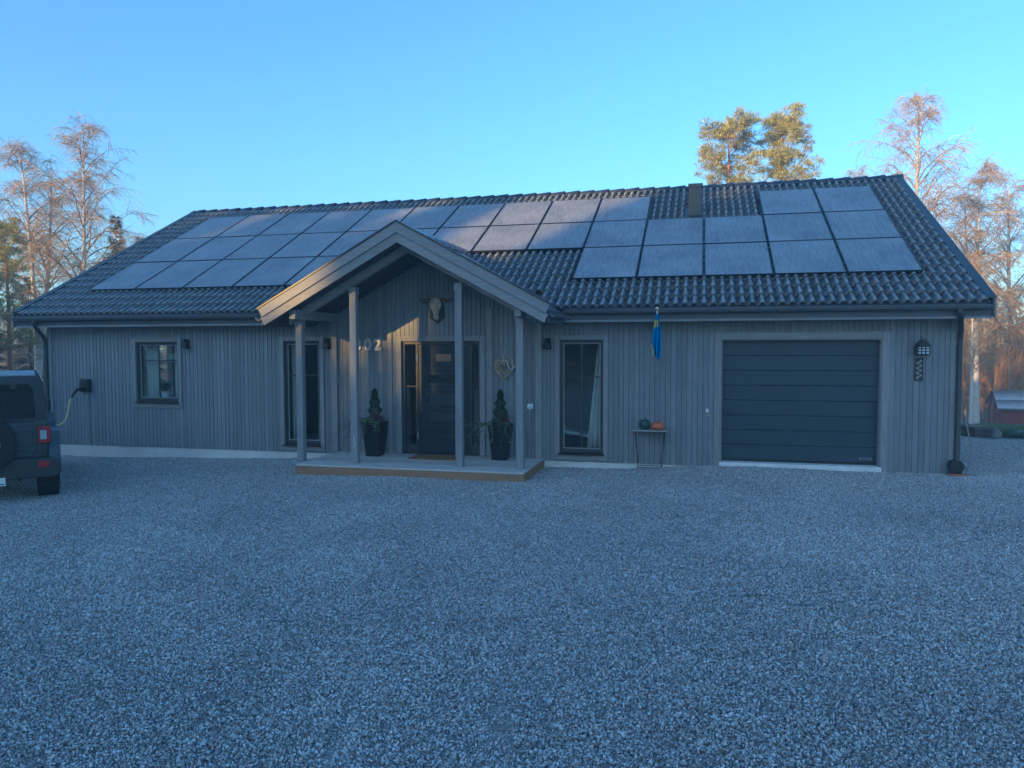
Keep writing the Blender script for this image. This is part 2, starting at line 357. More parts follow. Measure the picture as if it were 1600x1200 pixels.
m = MB(); m.box(-LEN+.03, -3.52, .015, .3, -.6, .05); m.box(-1.07, -.03, .015, .3, -.6, .05); m.box(-LEN+.03, -LEN+.3, .3, 10.7, -.6, .05); m.box(-.3, -.03, .3, 10.7, -.6, .05); m.box(-LEN+.03, -.03, 10.5, 10.75, -1.2, .05)
m.build('plinth', M['concrete'], house, bevel=.006)
# vertical joints in the plinth face
# siding boards, one by one
brk = sorted({0.0, LEN, 6.53, 6.63, 10.41, 10.52, *[q for k in OPEN for q in outer(k)[:2]]})
def board(ua, ub, z0, z1):
    w = ub-ua; g_ = .0012; d = .022
    prof = [(-w/2+g_, d), (-w/2+g_, .005), (-w/2+g_+.004, 0), (w/2-g_-.004, 0), (w/2-g_, .005), (w/2-g_, d)]
    m = MB(); n = len(prof); h = (z1-z0)/2
    m.add([(x, y, -h) for x, y in prof]+[(x, y, h) for x, y in prof], [(i, i+1, i+1+n, i+n) for i in range(n-1)]+[tuple(range(n-1, -1, -1)), tuple(range(n, 2*n))])
    o = m.build('board', M['siding'], wall, loc=(-(ua+ub)/2, rnd.uniform(-.0015, .0015), (z0+z1)/2)); return o
for a, b in zip(brk, brk[1:]):
    if b-a < .12 and (abs(a-6.53) < .01 or abs(a-10.41) < .01): continue
    n = max(1, round((b-a)/.086)); c = (a+b)/2
    hole = [outer(k) for k in OPEN if outer(k)[0] < c < outer(k)[1]]
    for i in range(n):
        ua, ub = a+(b-a)*i/n, a+(b-a)*(i+1)/n; um = (ua+ub)/2
        top = 2.60
        if 6.2 < um < 10.8: top = max(2.6, porch_z(um)-.17)
        zb = ZB-.012+rnd.uniform(-.003, .003)
        if hole:
            o = hole[0]
            if o[2] > zb+.04: board(ua, ub, zb, o[2])
            if top > o[3]+.02: board(ua, ub, o[3], top)
        else: board(ua, ub, zb, top)
# corner boards and the half posts on the wall
for u in (.0, LEN):
    m = MB(); m.box(-.05, .05, -.026, .0, 0, 2.55); m.build('corner_board', M['trim'], house, bevel=.004, loc=(-u+(.055 if u > 1 else -.055), 0, .04))
for u in (6.58, 10.465):
    m = MB(); m.box(-.055, .055, -.075, .024, 0, 2.48); m.build('half_post', M['trim'], house, bevel=.004, loc=(-u, 0, .085))
m = MB(); m.box(-.045, .045, -.024, -.002, 0, 2.62); m.build('trim_board', M['trim'], house, bevel=.003, loc=(-9.375, 0, .085))
m = MB(); m.box(-.045, .045, -.024, -.002, 0, 2.62); m.build('trim_board', M['trim'], house, bevel=.003, loc=(-7.47, 0, .085))

def window(key, cols, zbar):
    a, b, c, d = OPEN[key]; w = CAS[key]; e = part_empty('window', house, (-(a+b)/2, 0, c)); W = b-a; H = d-c; hx = W/2
    for x0, x1, z0, z1, mt in ((-hx-w, -hx, -w*.4, H+w, 'trim'), (hx, hx+w, -w*.4, H+w, 'trim'), (-hx, hx, H, H+w, 'trimh'), (-hx-w, hx+w, -w*.4-.085, -w*.4-.001, 'trimh')):
        MB().box(x0+.001, x1-.001, -.026, .02, z0, z1).build('casing', M[mt], e, bevel=.003)
    m = MB(); m.prism([(-.075, -.012), (-.075, -.022), (.06, .004), (.06, .014)], -hx-.03, hx+.03, 'x'); m.build('sill', M['metal_dark'], e)
    fw = .055; v0, v1 = .035, .11
    m = MB(); m.box(-hx, -hx+fw, v0, v1, 0.012, H); m.box(hx-fw, hx, v0, v1, 0.012, H); m.box(-hx+fw, hx-fw, v0, v1, H-fw, H); m.box(-hx+fw, hx-fw, v0, v1, .012, fw+.02)
    m.build('frame', M['frame_dark'], e, bevel=.004)
    g0, g1, h0, h1 = -hx+fw, hx-fw, fw+.02, H-fw
    m = MB(); bw = .014
    m.box(g0, g0+bw, .048, .066, h0, h1); m.box(g1-bw, g1, .048, .066, h0, h1); m.box(g0+bw, g1-bw, .048, .066, h1-bw, h1); m.box(g0+bw, g1-bw, .048, .066, h0, h0+bw)
    m.build('glazing_bead', M['frame_pale'], e)
    zb_ = zbar-c
    for i in range(cols):
        for z0, z1 in ((h0, zb_), (zb_, h1)):
            x0, x1 = g0+(g1-g0)*i/cols, g0+(g1-g0)*(i+1)/cols
            MB().box(x0, x1, .07, .076, z0, z1).build('pane', M['glass'], e)
    m = MB(); m.box(g0+bw, g1-bw, .052, .068, zb_-.012, zb_+.012); m.build('muntin', M['frame_dark'], e)
    if cols > 1:
        m = MB(); m.box(-.012, .012, .050, .0675, h0+bw, h1-bw); m.build('muntin', M['frame_dark'], e)
    return e
window('win1', 2, 1.775); window('win2', 2, 1.5); window('win3', 2, 1.51)
# interior shell
MB().box(-15.99, -13.11, 10.68, 10.686, .51, 2.29).build('added_rear_pane', M['glass'], house)  # unseen rear window, added to let skylight into the room
m = MB(); m.box(-12.9, -.3, 4.2, 4.3, .1, 2.6); m.box(-16.7, -.3, .205, 4.2, 2.5, 2.6); m.box(-16.7, -12.9, 4.2, 10.6, 2.5, 2.6); m.box(-12.93, -12.87, 4.301, 10.6, .1, 2.5); m.box(-16.68, -16.62, .205, 1.6, .1, 2.5); m.box(-16.68, -16.62, 3.6, 10.6, .1, 2.5)
MB().box(-LEN+.10, -LEN+.106, 1.61, 3.59, .81, 2.19).build('added_gable_pane', M['glass'], house)  # unseen gable window, added to brighten the room behind the small window
for u in (12.9, 10.0, 7.2, 4.3, .35): m.box(-u-.03, -u+.03, .205, 4.2, .1, 2.5)
m.build('interior_wall', M['interior'], house)
MB().box(-16.7, -.3, .205, 10.6, .02, .098).build('interior_floor', M['floor_in'], house)

# front door
a, b, c, d = OPEN['door']; fd = part_empty('front_door', house, (-(a+b)/2, 0, 0)); hx = (b-a)/2; cx = -(a+b)/2
w = CAS['door']
for x0, x1, z0, z1, mt in ((-hx-w, -hx, .09, d+w, 'trim'), (hx, hx+w, .09, d+w, 'trim'), (-hx, hx, d, d+w, 'trimh')):
    MB().box(x0+.001, x1-.001, -.026, .02, z0, z1).build('casing', M[mt], fd, bevel=.003)
X = lambda u: -u-cx
m = MB(); f0, f1 = .03, .12
m.box(-hx, -hx+.05, f0, f1, c, d); m.box(hx-.05, hx, f0, f1, c, d); m.box(-hx+.05, hx-.05, f0, f1, d-.055, d); m.box(X(8.885), X(8.845), f0, f1, c, d-.055); m.box(X(7.86), X(7.815), f0, f1, c, d-.055)
m.box(-hx+.05, X(8.885), f0+.01, f1, c, c+.14); m.box(X(7.815), hx-.05, f0+.01, f1, c, c+.14)
m.build('frame', M['frame_dark'], fd, bevel=.004)
for x0, x1 in ((-hx+.05, X(8.885)), (X(7.815), hx-.05)):
    MB().box(x0, x1, .07, .076, c+.14, d-.055).build('side_light', M['glass'], fd)
    m = MB(); m.box(x0, x1, .055, .069, 1.30, 1.325); m.build('muntin', M['frame_dark'], fd)
MB().box(X(8.84)-.02, X(7.865)+.02, f0-.01, f1+.02, .055, .09).build('threshold', M['metal_dark'], fd, bevel=.003)
lites = [(1.36, 1.54), (.99, 1.18), (.70, .83)]
slab_z = [.10]+[q for l in sorted(lites) for q in l]+[d-.06]
x0, x1 = X(8.842), X(7.862); lx0, lx1 = X(8.66), X(8.09)
m = MB(); m.box(x0, lx0, .045, .1, .10, d-.06); m.box(lx1, x1, .045, .1, .10, d-.06)
zz = .10
for z0, z1 in sorted(lites): m.box(lx0, lx1, .045, .1, zz, z0); zz = z1
m.box(lx0, lx1, .045, .1, zz, d-.06)
leaf = m.build('door_leaf', M['door'], fd)
for z in (.42, .60, .91, 1.27, 1.65, 1.72):
    MB().box(x0+.06, x1-.06, .041, .0455, z-.006, z+.006).build('groove_moulding', M['frame_dark'], leaf)
for z0, z1 in lites:
    m = MB(); m.box(lx0-.012, lx1+.012, .036, .047, z0-.012, z0+.008); m.box(lx0-.012, lx1+.012, .036, .047, z1-.008, z1+.012); m.box(lx0-.012, lx0+.008, .036, .047, z0+.008, z1-.008); m.box(lx1-.008, lx1+.012, .036, .047, z0+.008, z1-.008)
    m.build('lite_frame', M['frame_dark'], leaf)
    MB().box(lx0+.008, lx1-.008, .048, .056, z0+.008, z1-.008).build('lite', M['glass'], leaf)
tag(MB().box(X(8.50), X(8.21), .036, .0445, 1.775, 1.905).build('name_plate', M['deckside'], leaf, bevel=.003), 'small brown plate near the top of the door leaf')
m = MB(); m.tube([(X(8.01), .045, 1.07), (X(8.01), -.005, 1.07)], .011, 8); m.tube([(X(8.01), 0, 1.07), (X(8.15), -.003, 1.07)], .010, 8); m.lathe([(.024, 0), (.024, .008)], 14, (X(8.01), .037, 1.07), 'y')
m.build('handle', M['chrome'], leaf, smooth=True)
for z in (1.83, .42, ):
    m = MB(); m.tube([(x0-.012, .028, z-.07), (x0-.012, .028, z+.07)], .011, 8); m.build('hinge', M['chrome'], leaf)

# garage door
a, b, c, d = OPEN['garage']; gd = part_empty('garage_door', house, (-(a+b)/2, 0, 0)); hx = (b-a)/2; w = CAS['garage']
for x0, x1, z0, z1, mt in ((-hx-w, -hx, .03, d+w, 'trim'), (hx, hx+w, .03, d+w, 'trim'), (-hx, hx, d, d+w, 'trimh')):
    MB().box(x0+.001, x1-.001, -.028, .02, z0, z1).build('casing', M[mt], gd, bevel=.003)
m = MB(); m.box(-hx, -hx+.02, -.0, .2, .1, d); m.box(hx-.02, hx, -.0, .2, .1, d); m.box(-hx+.02, hx-.02, 0, .2, d-.02, d)
m.build('jamb', M['trim'], gd)
n = 8; H = d-.02-.155
for i in range(n):
    z0 = .155+H*i/n; z1 = .155+H*(i+1)/n
    m = MB(); e = .007
    m.add([(-hx+.021, .16, z0+.002), (hx-.021, .16, z0+.002), (hx-.021, .16, z1-.002), (-hx+.021, .16, z1-.002), (-hx+.021, .15, z0+e), (hx-.021, .15, z0+e), (hx-.021, .15, z1-e), (-hx+.021, .15, z1-e)],
          [(4, 5, 6, 7), (0, 1, 5, 4), (6, 5, 1, 2), (7, 6, 2, 3), (4, 7, 3, 0)])
    m.box(-hx+.021, hx-.021, .161, .19, z0, z1-.001)
    p = m.build('panel', M['garage'], gd)
    if i == 0:
        MB().box(hx-.27, hx-.09, .143, .1505, z0+.05, z0+.085).build('maker_plate', M['frame_pale'], p)
        m = MB(); m.box(hx-.25, hx-.11, .1415, .1432, z0+.058, z0+.077); m.build('plate_face', M['metal_dark'], p)
MB().box(-hx+.022, hx-.022, .14, .185, .125, .154).build('rubber_seal', M['black'], gd)
m = MB(); m.box(-hx-.02, hx+.02, -.06, .32, -.3, .118); m.build('concrete_threshold', M['threshold'], gd, bevel=.012)

# ---- roof
roof = part_empty('roof', house)
def rp(u, s, o=0.0): return (-u, EV+s*SC-o*SS, EZ+s*SS+o*SC)
# deck under the tiles, soffit, fascia, barge boards
def porch_cut(u): return abs(u-PU) < 2.44
m = MB()
for u0, u1 in ((UR+.05, 6.09), (10.91, UL-.05)):
    a_ = [rp(u0, .04, -.09), rp(u1, .04, -.09), rp(u1, SLEN, -.09), rp(u0, SLEN, -.09)]; b_ = [rp(u0, .04, -.03), rp(u1, .04, -.03), rp(u1, SLEN, -.03), rp(u0, SLEN, -.03)]
    m.add(a_+b_, [(0, 1, 2, 3), (7, 6, 5, 4), (0, 4, 5, 1), (1, 5, 6, 2), (2, 6, 7, 3), (3, 7, 4, 0)])
s0 = (0.10-EV)/SC
a_ = [rp(6.09, s0, -.09), rp(10.91, s0, -.09), rp(10.91, SLEN, -.09), rp(6.09, SLEN, -.09)]; b_ = [rp(6.09, s0, -.03), rp(10.91, s0, -.03), rp(10.91, SLEN, -.03), rp(6.09, SLEN, -.03)]
m.add(a_+b_, [(0, 1, 2, 3), (7, 6, 5, 4), (0, 4, 5, 1), (1, 5, 6, 2), (2, 6, 7, 3), (3, 7, 4, 0)])
m.build('roof_deck', M['fascia'], roof)
# rear slope (never faces the camera): corrugated sheet of the same tile
m = MB(); nx = 180; ny = 2
vs = []
for j in range(ny+1):
    for i in range(nx+1):
        u = UR+(UL-UR)*i/nx; t = j/ny; vs.append((-u, RV+t*(RV-EV), RZ-t*(RZ-EZ)+.03*(.5+.5*math.cos(2*math.pi*i/3))))
m.add(vs, [(j*(nx+1)+i, j*(nx+1)+i+1, (j+1)*(nx+1)+i+1, (j+1)*(nx+1)+i) for j in range(ny) for i in range(nx)]); m.build('rear_slope', M['tile'], roof)

TW, TC = .2985, .344
def tile_mesh():
    m = MB(); nseg = 16; top = []; bot = []; lip = []
    for i in range(nseg+1):
        t = i/nseg*2; x = -TW/2+TW*i/nseg
        h = .070*(.5+.5*math.cos(2*math.pi*(t-.5)))**.9
        lip.append((x, -.012, h-.030)); top.append((x, -.012, h+.016)); bot.append((x, TC+.02, h-.006))
    n = nseg+1
    m.add(lip+top+bot, [(i, i+1, n+i+1, n+i) for i in range(nseg)]+[(n+i, n+i+1, 2*n+i+1, 2*n+i) for i in range(nseg)])
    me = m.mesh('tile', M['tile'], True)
    at_ = me.attributes.new('crest', 'FLOAT', 'POINT'); hh = [max(0, q[2]+.006)/.076 for q in bot]  # mask of the painted highlight, strongest on the wave tops
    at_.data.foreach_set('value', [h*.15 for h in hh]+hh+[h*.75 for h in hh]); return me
TM = tile_mesh()
NROW = int(SLEN/TC)+1; NCOL = round((UL-UR-.06)/TW)
S_ROWS = [1.0187, 2.5777, 4.1449, 5.8006]; PU0, PP = .3715, 1.144
panels = []                                            # (column from the right k, row)
for k in range(14):
    for r_ in range(3):
        if r_ == 2 and k in (2, 3): continue
        if r_ == 0 and 5 <= k <= 8: continue
        panels.append((k, r_))
def under_panel(u, s):
    for k, r_ in panels:
        if PU0+k*PP+.12 < u < PU0+(k+1)*PP-.12 and S_ROWS[r_]+.20 < s < S_ROWS[r_+1]-.2: return True
    return False
spots = []
for i in range(NCOL):
    u = UR+.03+TW*(i+.5)
    for j in range(NROW):
        s = j*TC
        if s > SLEN-.12: continue
        P = rp(u, s+.2)
        if under_panel(u, s+.17): continue
        if porch_cut(u) and ((P[1] < .12 and abs(u-PU) < 1.98) or porch_z(u) > P[2]+.06): continue
        w_ = hw(u, P[1], P[2]); d_ = (w_-Vector((0, 0, 2.05))).length
        spots.append((d_, u, s))
spots.sort()
TILT = SLOPE-.045
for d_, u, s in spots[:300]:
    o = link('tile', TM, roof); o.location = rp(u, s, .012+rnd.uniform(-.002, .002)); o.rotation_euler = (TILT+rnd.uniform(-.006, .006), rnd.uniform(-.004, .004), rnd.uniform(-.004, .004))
m = MB(); tv = [Vector(v.co) for v in TM.vertices]; tf = [tuple(p.vertices) for p in TM.polygons]
for d_, u, s in spots[300:]:
    mt = Matrix.Translation(rp(u, s, .012+rnd.uniform(-.002, .002))) @ Matrix.Rotation(TILT+rnd.uniform(-.006, .006), 4, 'X')
    m.add([mt @ v for v in tv], tf)
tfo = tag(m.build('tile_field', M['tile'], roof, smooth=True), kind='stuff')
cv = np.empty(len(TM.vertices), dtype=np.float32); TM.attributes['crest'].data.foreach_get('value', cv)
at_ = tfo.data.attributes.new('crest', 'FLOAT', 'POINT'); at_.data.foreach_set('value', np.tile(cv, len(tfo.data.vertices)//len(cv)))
# ridge caps
rl = .40; nr = int((UL-UR)/.36)
def ridge_mesh():
    m = MB(); n = 9; vs = []
    for x, r_, dz in ((-.20, .125, 0), (.20, .150, .016)):
        for th in (0, .014):
            for i in range(n):
                t = math.pi*i/(n-1); vs.append((x, (r_-th)*math.cos(t), dz+(r_-th)*math.sin(t)*.85))
    fs = [(i, i+1, 2*n+i+1, 2*n+i) for i in range(n-1)]+[(2*n+i, 2*n+i+1, 3*n+i+1, 3*n+i) for i in range(n-1)]+[(n+i, i, i+1, n+i+1)[::-1] for i in range(n-1)]
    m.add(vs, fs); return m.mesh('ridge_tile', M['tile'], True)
RM = ridge_mesh()
for i in range(nr+1):
    u = UR+.12+(UL-UR-.24)*i/nr
    link('ridge_tile', RM, roof, loc=(-u, RV, RZ-.03+rnd.uniform(-.004, .004)), rot=(0, rnd.uniform(-.012, .012), rnd.uniform(-.01, .01)))
m = MB(); m.lathe([(.03, -.06), (.115, -.045), (.135, .0), (.12, .03), (.05, .05)], 14, (0, 0, 0), 'x'); m.build('ridge_end_cap', M['tile'], roof, smooth=True, loc=(-UL, RV, RZ-.03))
# barge boards on both gables, front slope and rear slope
for u, sg in ((UR, 1), (UL, -1)):
    x = -u
    for y0, z0, y1, z1 in ((EV-.03, EZ-.02, RV, RZ-.02), (2*RV-EV, EZ-.02, RV, RZ-.02)):
        m = MB(); m.prism([(y0, z0+.085), (y1, z1+.085), (y1, z1-.20), (y0, z0-.20)], min(x, x+sg*.035), max(x, x+sg*.035), 'x'); m.build('barge_board', M['fascia'], roof, bevel=.004)
        m = MB(); m.prism([(y0, z0+.115), (y1, z1+.115), (y1, z1+.087), (y0, z0+.087)], min(x+sg*.045, x-sg*.10), max(x+sg*.045, x-sg*.10), 'x'); m.build('verge_flashing', M['metal_dark'], roof)
        m = MB(); m.prism([(y0+(.05 if y0 < 1 else -.05), z0-.12), (y1, z1-.12), (y1, z1-.145), (y0+(.05 if y0 < 1 else -.05), z0-.145)], min(x-sg*.001, x-sg*.34), max(x-sg*.001, x-sg*.34), 'x'); m.build('verge_soffit', M['fascia'], roof)
# fascia, soffit, gutter (interrupted by the porch)
for u0, u1 in ((UR+.002, 6.10), (10.90, UL-.002)):
    MB().box(-u1, -u0, -.36, -.335, 2.455, 2.655).build('fascia', M['fascia'], roof, bevel=.003)
    MB().box(-u1, -u0, -.334, .02, 2.463, 2.485).build('soffit', M['fascia'], roof)
    MB().box(-u1, -u0, -.372, -.361, 2.44, 2.475).build('drip_strip', M['trimh'], roof)
    m = MB(); n = 9; prof = []
    for r_ in (.065, .058):
        row = [(-.435-r_*math.cos(math.pi*i/(n-1)), 2.635-r_*math.sin(math.pi*i/(n-1))) for i in range(n)]
        prof += row if r_ > .06 else row[::-1]
    m.prism(prof, -u1+.03, -u0-.03, 'x'); gm = m.build('gutter', M['gutter'], roof)
    m = MB(); m.tube([(-u1+.03, -.503, 2.637), (-u0-.03, -.503, 2.637)], .010, 8); m.build('gutter_bead', M['gutter'], gm, smooth=True)
    m = MB(); m.prism([(-.37+.02, 2.70), (-.40, 2.645), (-.405, 2.65), (-.36, 2.71)], -u1+.04, -u0-.04, 'x'); m.build('eave_flashing', M['metal_dark'], roof)
# downpipes
def downpipe(u, side, zb_):
    x = -u; m = MB(); y = -.045; o = side*.06
    m.tube([(x-side*.10, -.435, 2.60), (x-side*.10, -.435, 2.53), (x-side*.07, -.39, 2.46), (x+o*.2, -.13, 2.28), (x+o*.4, -.065, 2.20), (x+o*.4, -.06, 2.10), (x+o*.4, -.06, zb_+.12), (x+o*.4, -.09, zb_+.06), (x+o*.4, -.16, zb_+.03)], .042, 12)
    d_ = m.build('downpipe', M['metal_dark'], house, smooth=True)
    for z in (2.0, .75):
        m = MB(); m.lathe([(.047, -.015), (.047, .015)], 12, (x+o*.4, -.06, z)); m.box(x+o*.4-.01, x+o*.4+.01, -.03, .01, z-.012, z+.012); m.build('pipe_clip', M['metal_dark'], d_)
downpipe(LEN-.02, -1, -.15); downpipe(.015, 1, .06)
# vent stack on the roof
m = MB(); v0 = rp(3.98, 4.55, 0); vx, vy, vz = v0
m.box(vx-.135, vx+.135, vy-.135, vy+.135, vz-.25, vz+.63); vt = m.build('roof_vent', M['metal_dark'], roof, bevel=.01)
MB().box(vx-.15, vx+.15, vy-.15, vy+.15, vz+.59, vz+.67).build('vent_cap', M['metal_dark'], vt, bevel=.008)
a_ = [rp(3.74, 4.22, .075), rp(4.22, 4.22, .075), rp(4.18, 4.95, .075), rp(3.78, 4.95, .075)]; b_ = [rp(3.74, 4.22, .02), rp(4.22, 4.22, .02), rp(4.18, 4.95, .02), rp(3.78, 4.95, .02)]
MB().add(a_+b_, [(3, 2, 1, 0), (4, 5, 6, 7), (0, 1, 5, 4), (1, 2, 6, 5), (2, 3, 7, 6), (3, 0, 4, 7)]).build('vent_flashing', M['metal_dark'], vt)

# ---- porch: roof, posts, deck
pr = part_empty('porch_roof', house)
VB = 2.6                                              # how far back the porch roof runs before the main slope swallows it
HWID = 2.40
def pline(sg, du, dz): return (-(PU)+sg*du, PZ-PT*du+dz)
for sg in (1, -1):
    # sheet of tiles: triangle-ended slope, cut along the valley
    def vend(du): z = PZ-PT*du; return EV+(z-EZ)/math.tan(SLOPE)+.15
    m = MB(); nseg = 60; top = []
    for i in range(nseg+1):
        y = PV+.02+(VB-PV)*i/nseg; w_ = .03*(.5+.5*math.cos(2*math.pi*i/2.0*.9))
        row = []
        for du in (0, .6, 1.2, 1.8, HWID+.03):
            yy = min(y, max(vend(du), PV+.1)); X_, Z_ = pline(sg, du, .02+w_*.8); row.append((X_, yy, Z_))
        top += row
    m.add(top, [(i*5+j, i*5+j+1, (i+1)*5+j+1, (i+1)*5+j) for i in range(nseg) for j in range(4)])
    tag(m.build('porch_tile_field', M['tile'], pr, smooth=True), kind='stuff')
    # ceiling planks under it
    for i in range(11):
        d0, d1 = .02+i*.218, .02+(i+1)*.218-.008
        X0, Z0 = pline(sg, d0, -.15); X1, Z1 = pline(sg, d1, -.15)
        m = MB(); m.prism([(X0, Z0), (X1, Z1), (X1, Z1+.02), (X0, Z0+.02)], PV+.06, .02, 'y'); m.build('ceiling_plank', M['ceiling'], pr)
    # barge boards in two steps
    for (t0, t1, y0, y1, nm, ext) in ((.12, -.045, PV-.03, PV, 'barge_board', .05), (-.04, -.20, PV-.004, PV+.03, 'lower_barge_board', .02)):
        (xa, za), (xb, zb_) = pline(sg, 0, t0), pline(sg, HWID+ext, t0); (xc, zc), (xd, zd) = pline(sg, HWID+ext-.06, t1), pline(sg, 0, t1)
        m = MB(); m.prism([(xa, za), (xb, zb_), (xc, zc), (xd, zd)], y0, y1, 'y'); m.build(nm, M['trimh'], pr, bevel=.004)
    (xa, za), (xb, zb_) = pline(sg, 0, .15), pline(sg, HWID+.07, .15); (xc, zc), (xd, zd) = pline(sg, HWID+.07, .123), pline(sg, 0, .123)
    MB().prism([(xa, za), (xb, zb_), (xc, zc), (xd, zd)], PV-.045, PV+.10, 'y').build('verge_flashing', M['metal_dark'], pr)
    # rafters above the posts, side beam, side fascia and short gutter
    (xa, za), (xb, zb_) = pline(sg, 0, -.152), pline(sg, HWID-.25, -.152)
    MB().prism([(xa, za), (xb, zb_), (xb, zb_-.15), (xa, za-.15)], -1.33, -1.23, 'y').build('rafter', M['trimh'], pr, bevel=.004)
    xb_ = -PU+sg*1.92
    MB().box(xb_-.055, xb_+.055, -1.62, -.0755, 2.50, 2.655).build('side_beam', M['trim'], pr, bevel=.005)
    (xe, ze) = pline(sg, HWID+.005, 0)
    MB().box(min(xe, xe+sg*.022), max(xe, xe+sg*.022), PV+.04, -.40, ze-.17, ze+.03).build('side_fascia', M['fascia'], pr)
    m = MB(); prof = []
    for r_ in (.058, .052):
        row = [(xe+sg*.085-r_*math.cos(math.pi*i/8), ze-.035-r_*math.sin(math.pi*i/8)) for i in range(9)]; prof += row if r_ > .055 else row[::-1]
    m.prism(prof, PV+.03, -.51, 'y'); m.build('porch_gutter', M['gutter'], pr)
    # valley flashing strip
    P0 = (-PU+sg*.0, EV+(PZ+.03-EZ)/math.tan(SLOPE), PZ+.03); P1 = (-PU+sg*2.3, EV+(porch_z(PU+2.3)+.03-EZ)/math.tan(SLOPE), porch_z(PU+2.3)+.03)
    MB().tube([P0, P1], .05, 6).build('valley_flashing', M['metal_dark'], pr)
for i in range(9):
    link('ridge_tile', RM, pr, loc=(-PU, PV+.2+i*.37, PZ-.02), rot=(0, 0, math.pi/2+rnd.uniform(-.01, .01)))
for u, zt in ((10.47, 2.50), (9.47, 3.03), (7.63, 3.06), (6.62, 2.50)):
    p = part_empty('post', house, (-u, -1.28, .085))
    MB().box(-.058, .058, -.058, .058, .0, zt-.085).build('post_shaft', M['trim'], p, bevel=.006)
    MB().box(-.066, .066, -.066, .066, zt-.085-.13, zt-.085-.001).build('post_cap', M['trim'], p, bevel=.005)
deck = part_empty('porch_deck', house)
nd = 13; dv = 1.60/nd
for i in range(nd):
    v0 = -1.62+i*dv
    MB().box(-1.955, 1.955, 0, dv-.006, -.028, 0).build('plank', M['deck'], deck, bevel=.003, loc=(-8.45, v0, .085+rnd.uniform(-.0015, .0015)))
MB().box(-10.41, -6.49, -1.612, -1.585, -.12, .056).build('edge_board', M['deckside'], deck, bevel=.003)
MB().box(-6.515, -6.488, -1.584, -.01, -.12, .056).build('edge_board', M['deckside'], deck, bevel=.003)
MB().box(-10.41, -10.383, -1.584, -.01, -.12, .056).build('edge_board', M['deckside'], deck, bevel=.003)
m = MB()
for u in (6.6, 7.4, 8.2, 9.0, 9.8, 10.3): m.box(-u-.03, -u+.03, -1.58, -.03, -.11, .055)
m.build('joist', M['deckside'], deck)

# ------------------------------------------------------------------ solar panels
ROWN = {2: 'top', 1: 'middle', 0: 'bottom'}
ORD = ['leftmost', 'second', 'third', 'fourth', 'fifth', 'sixth', 'seventh', 'eighth', 'ninth', 'tenth', 'eleventh', 'twelfth', 'thirteenth', 'fourteenth']
def panel_meshes(pw, ph):
    fm = MB(); t = .018
    for x0, x1, y0, y1 in ((-pw/2, -pw/2+t, 0, ph), (pw/2-t, pw/2, 0, ph), (-pw/2+t, pw/2-t, 0, t), (-pw/2+t, pw/2-t, ph-t, ph)): fm.box(x0, x1, y0, y1, 0, .036)
    gm = MB(); gm.box(-pw/2+t, pw/2-t, t, ph-t, .022, .033)
    cm = MB()
    for x in (-pw/2-.006, pw/2+.006):
        for y in (ph*.22, ph*.78): cm.box(x-.02, x+.02, y-.03, y+.03, .0365, .044)
    return fm.mesh('frame', M['panel_frame']), gm.mesh('glass', M['panel']), cm.mesh('clamp', M['metal_dark'])
cache = {}
for k, r_ in panels:
    ph = S_ROWS[r_+1]-S_ROWS[r_]-.022
    if r_ not in cache: cache[r_] = panel_meshes(PP-.022, ph)
    row = sorted([q for q in panels if q[1] == r_], key=lambda q: -q[0]); ci = [q[0] for q in row].index(k)
    u = PU0+(k+.5)*PP; P = rp(u, S_ROWS[r_]+.011, .085)
    if r_ == 0 and k <= 4: lab = 'frosted solar panel, bottom row right of the porch, %s of five' % ORD[ci-5]
    elif r_ == 0: lab = 'frosted solar panel, bottom row left of the porch, %s of five' % ORD[ci]
    elif r_ == 2 and k < 2: lab = 'frosted solar panel, top row right of the vent, ' + ('next to the bare tiles' if k == 1 else 'far right end')
    elif r_ == 2: lab = 'frosted solar panel, top row left of the roof vent, %s of ten' % (ORD[ci] if ci else 'leftmost')
    else: lab = 'frosted solar panel, middle row, %s from the left of fourteen' % (ORD[ci] if ci else 'first')
    e = hthing('solar_panel', lab, 'solar panel', u, P[1], P[2], 'solar panels on the front roof slope')
    e.rotation_mode = 'XYZ'; e.rotation_euler = (Matrix.Rotation(-ANG, 3, 'Z') @ Matrix.Rotation(SLOPE+rnd.uniform(-.0025, .0025), 3, 'X')).to_euler()
    for nm, me in zip(('frame', 'glass', 'clamp'), cache[r_]): link(nm, me, e)
    # mounting feet down to the tiles
    fkey = 'feet'
    if fkey not in cache:
        fm = MB()
        for x in (-.4, .4):
            for y in (.3, 1.25): fm.box(x-.02, x+.02, y-.02, y+.02, -.075, .001)
        cache[fkey] = fm.mesh('mounting_rail', M['metal_dark'])
    link('mounting_rail', cache[fkey], e)

# ------------------------------------------------------------------ things on the facade
def wall_lamp(u, z, lab):
    e = hthing('wall_lamp', lab, 'wall lamp', u, 0, z, 'black wall lamps on the facade')
    MB().box(-.045, .045, -.032, -.001, -.095, .095).build('back_plate', M['black'], e, bevel=.004)
    m = MB(); m.lathe([(.018, .10), (.03, .095), (.075, -.075), (.07, -.09), (.062, -.088), (.024, .08)], 18, (0, -.10, 0)); m.build('shade', M['black'], e, smooth=True)
    m = MB(); m.tube([(0, -.03, .07), (0, -.09, .085)], .012, 8); m.build('arm', M['black'], e)
wall_lamp(13.63, 2.10, 'black cone wall lamp right of the small square window')
wall_lamp(10.60, 2.10, 'black wall lamp between the left tall window and the porch wall post')
wall_lamp(6.42, 2.085, 'black wall lamp on the right end of the porch beside the right tall window')

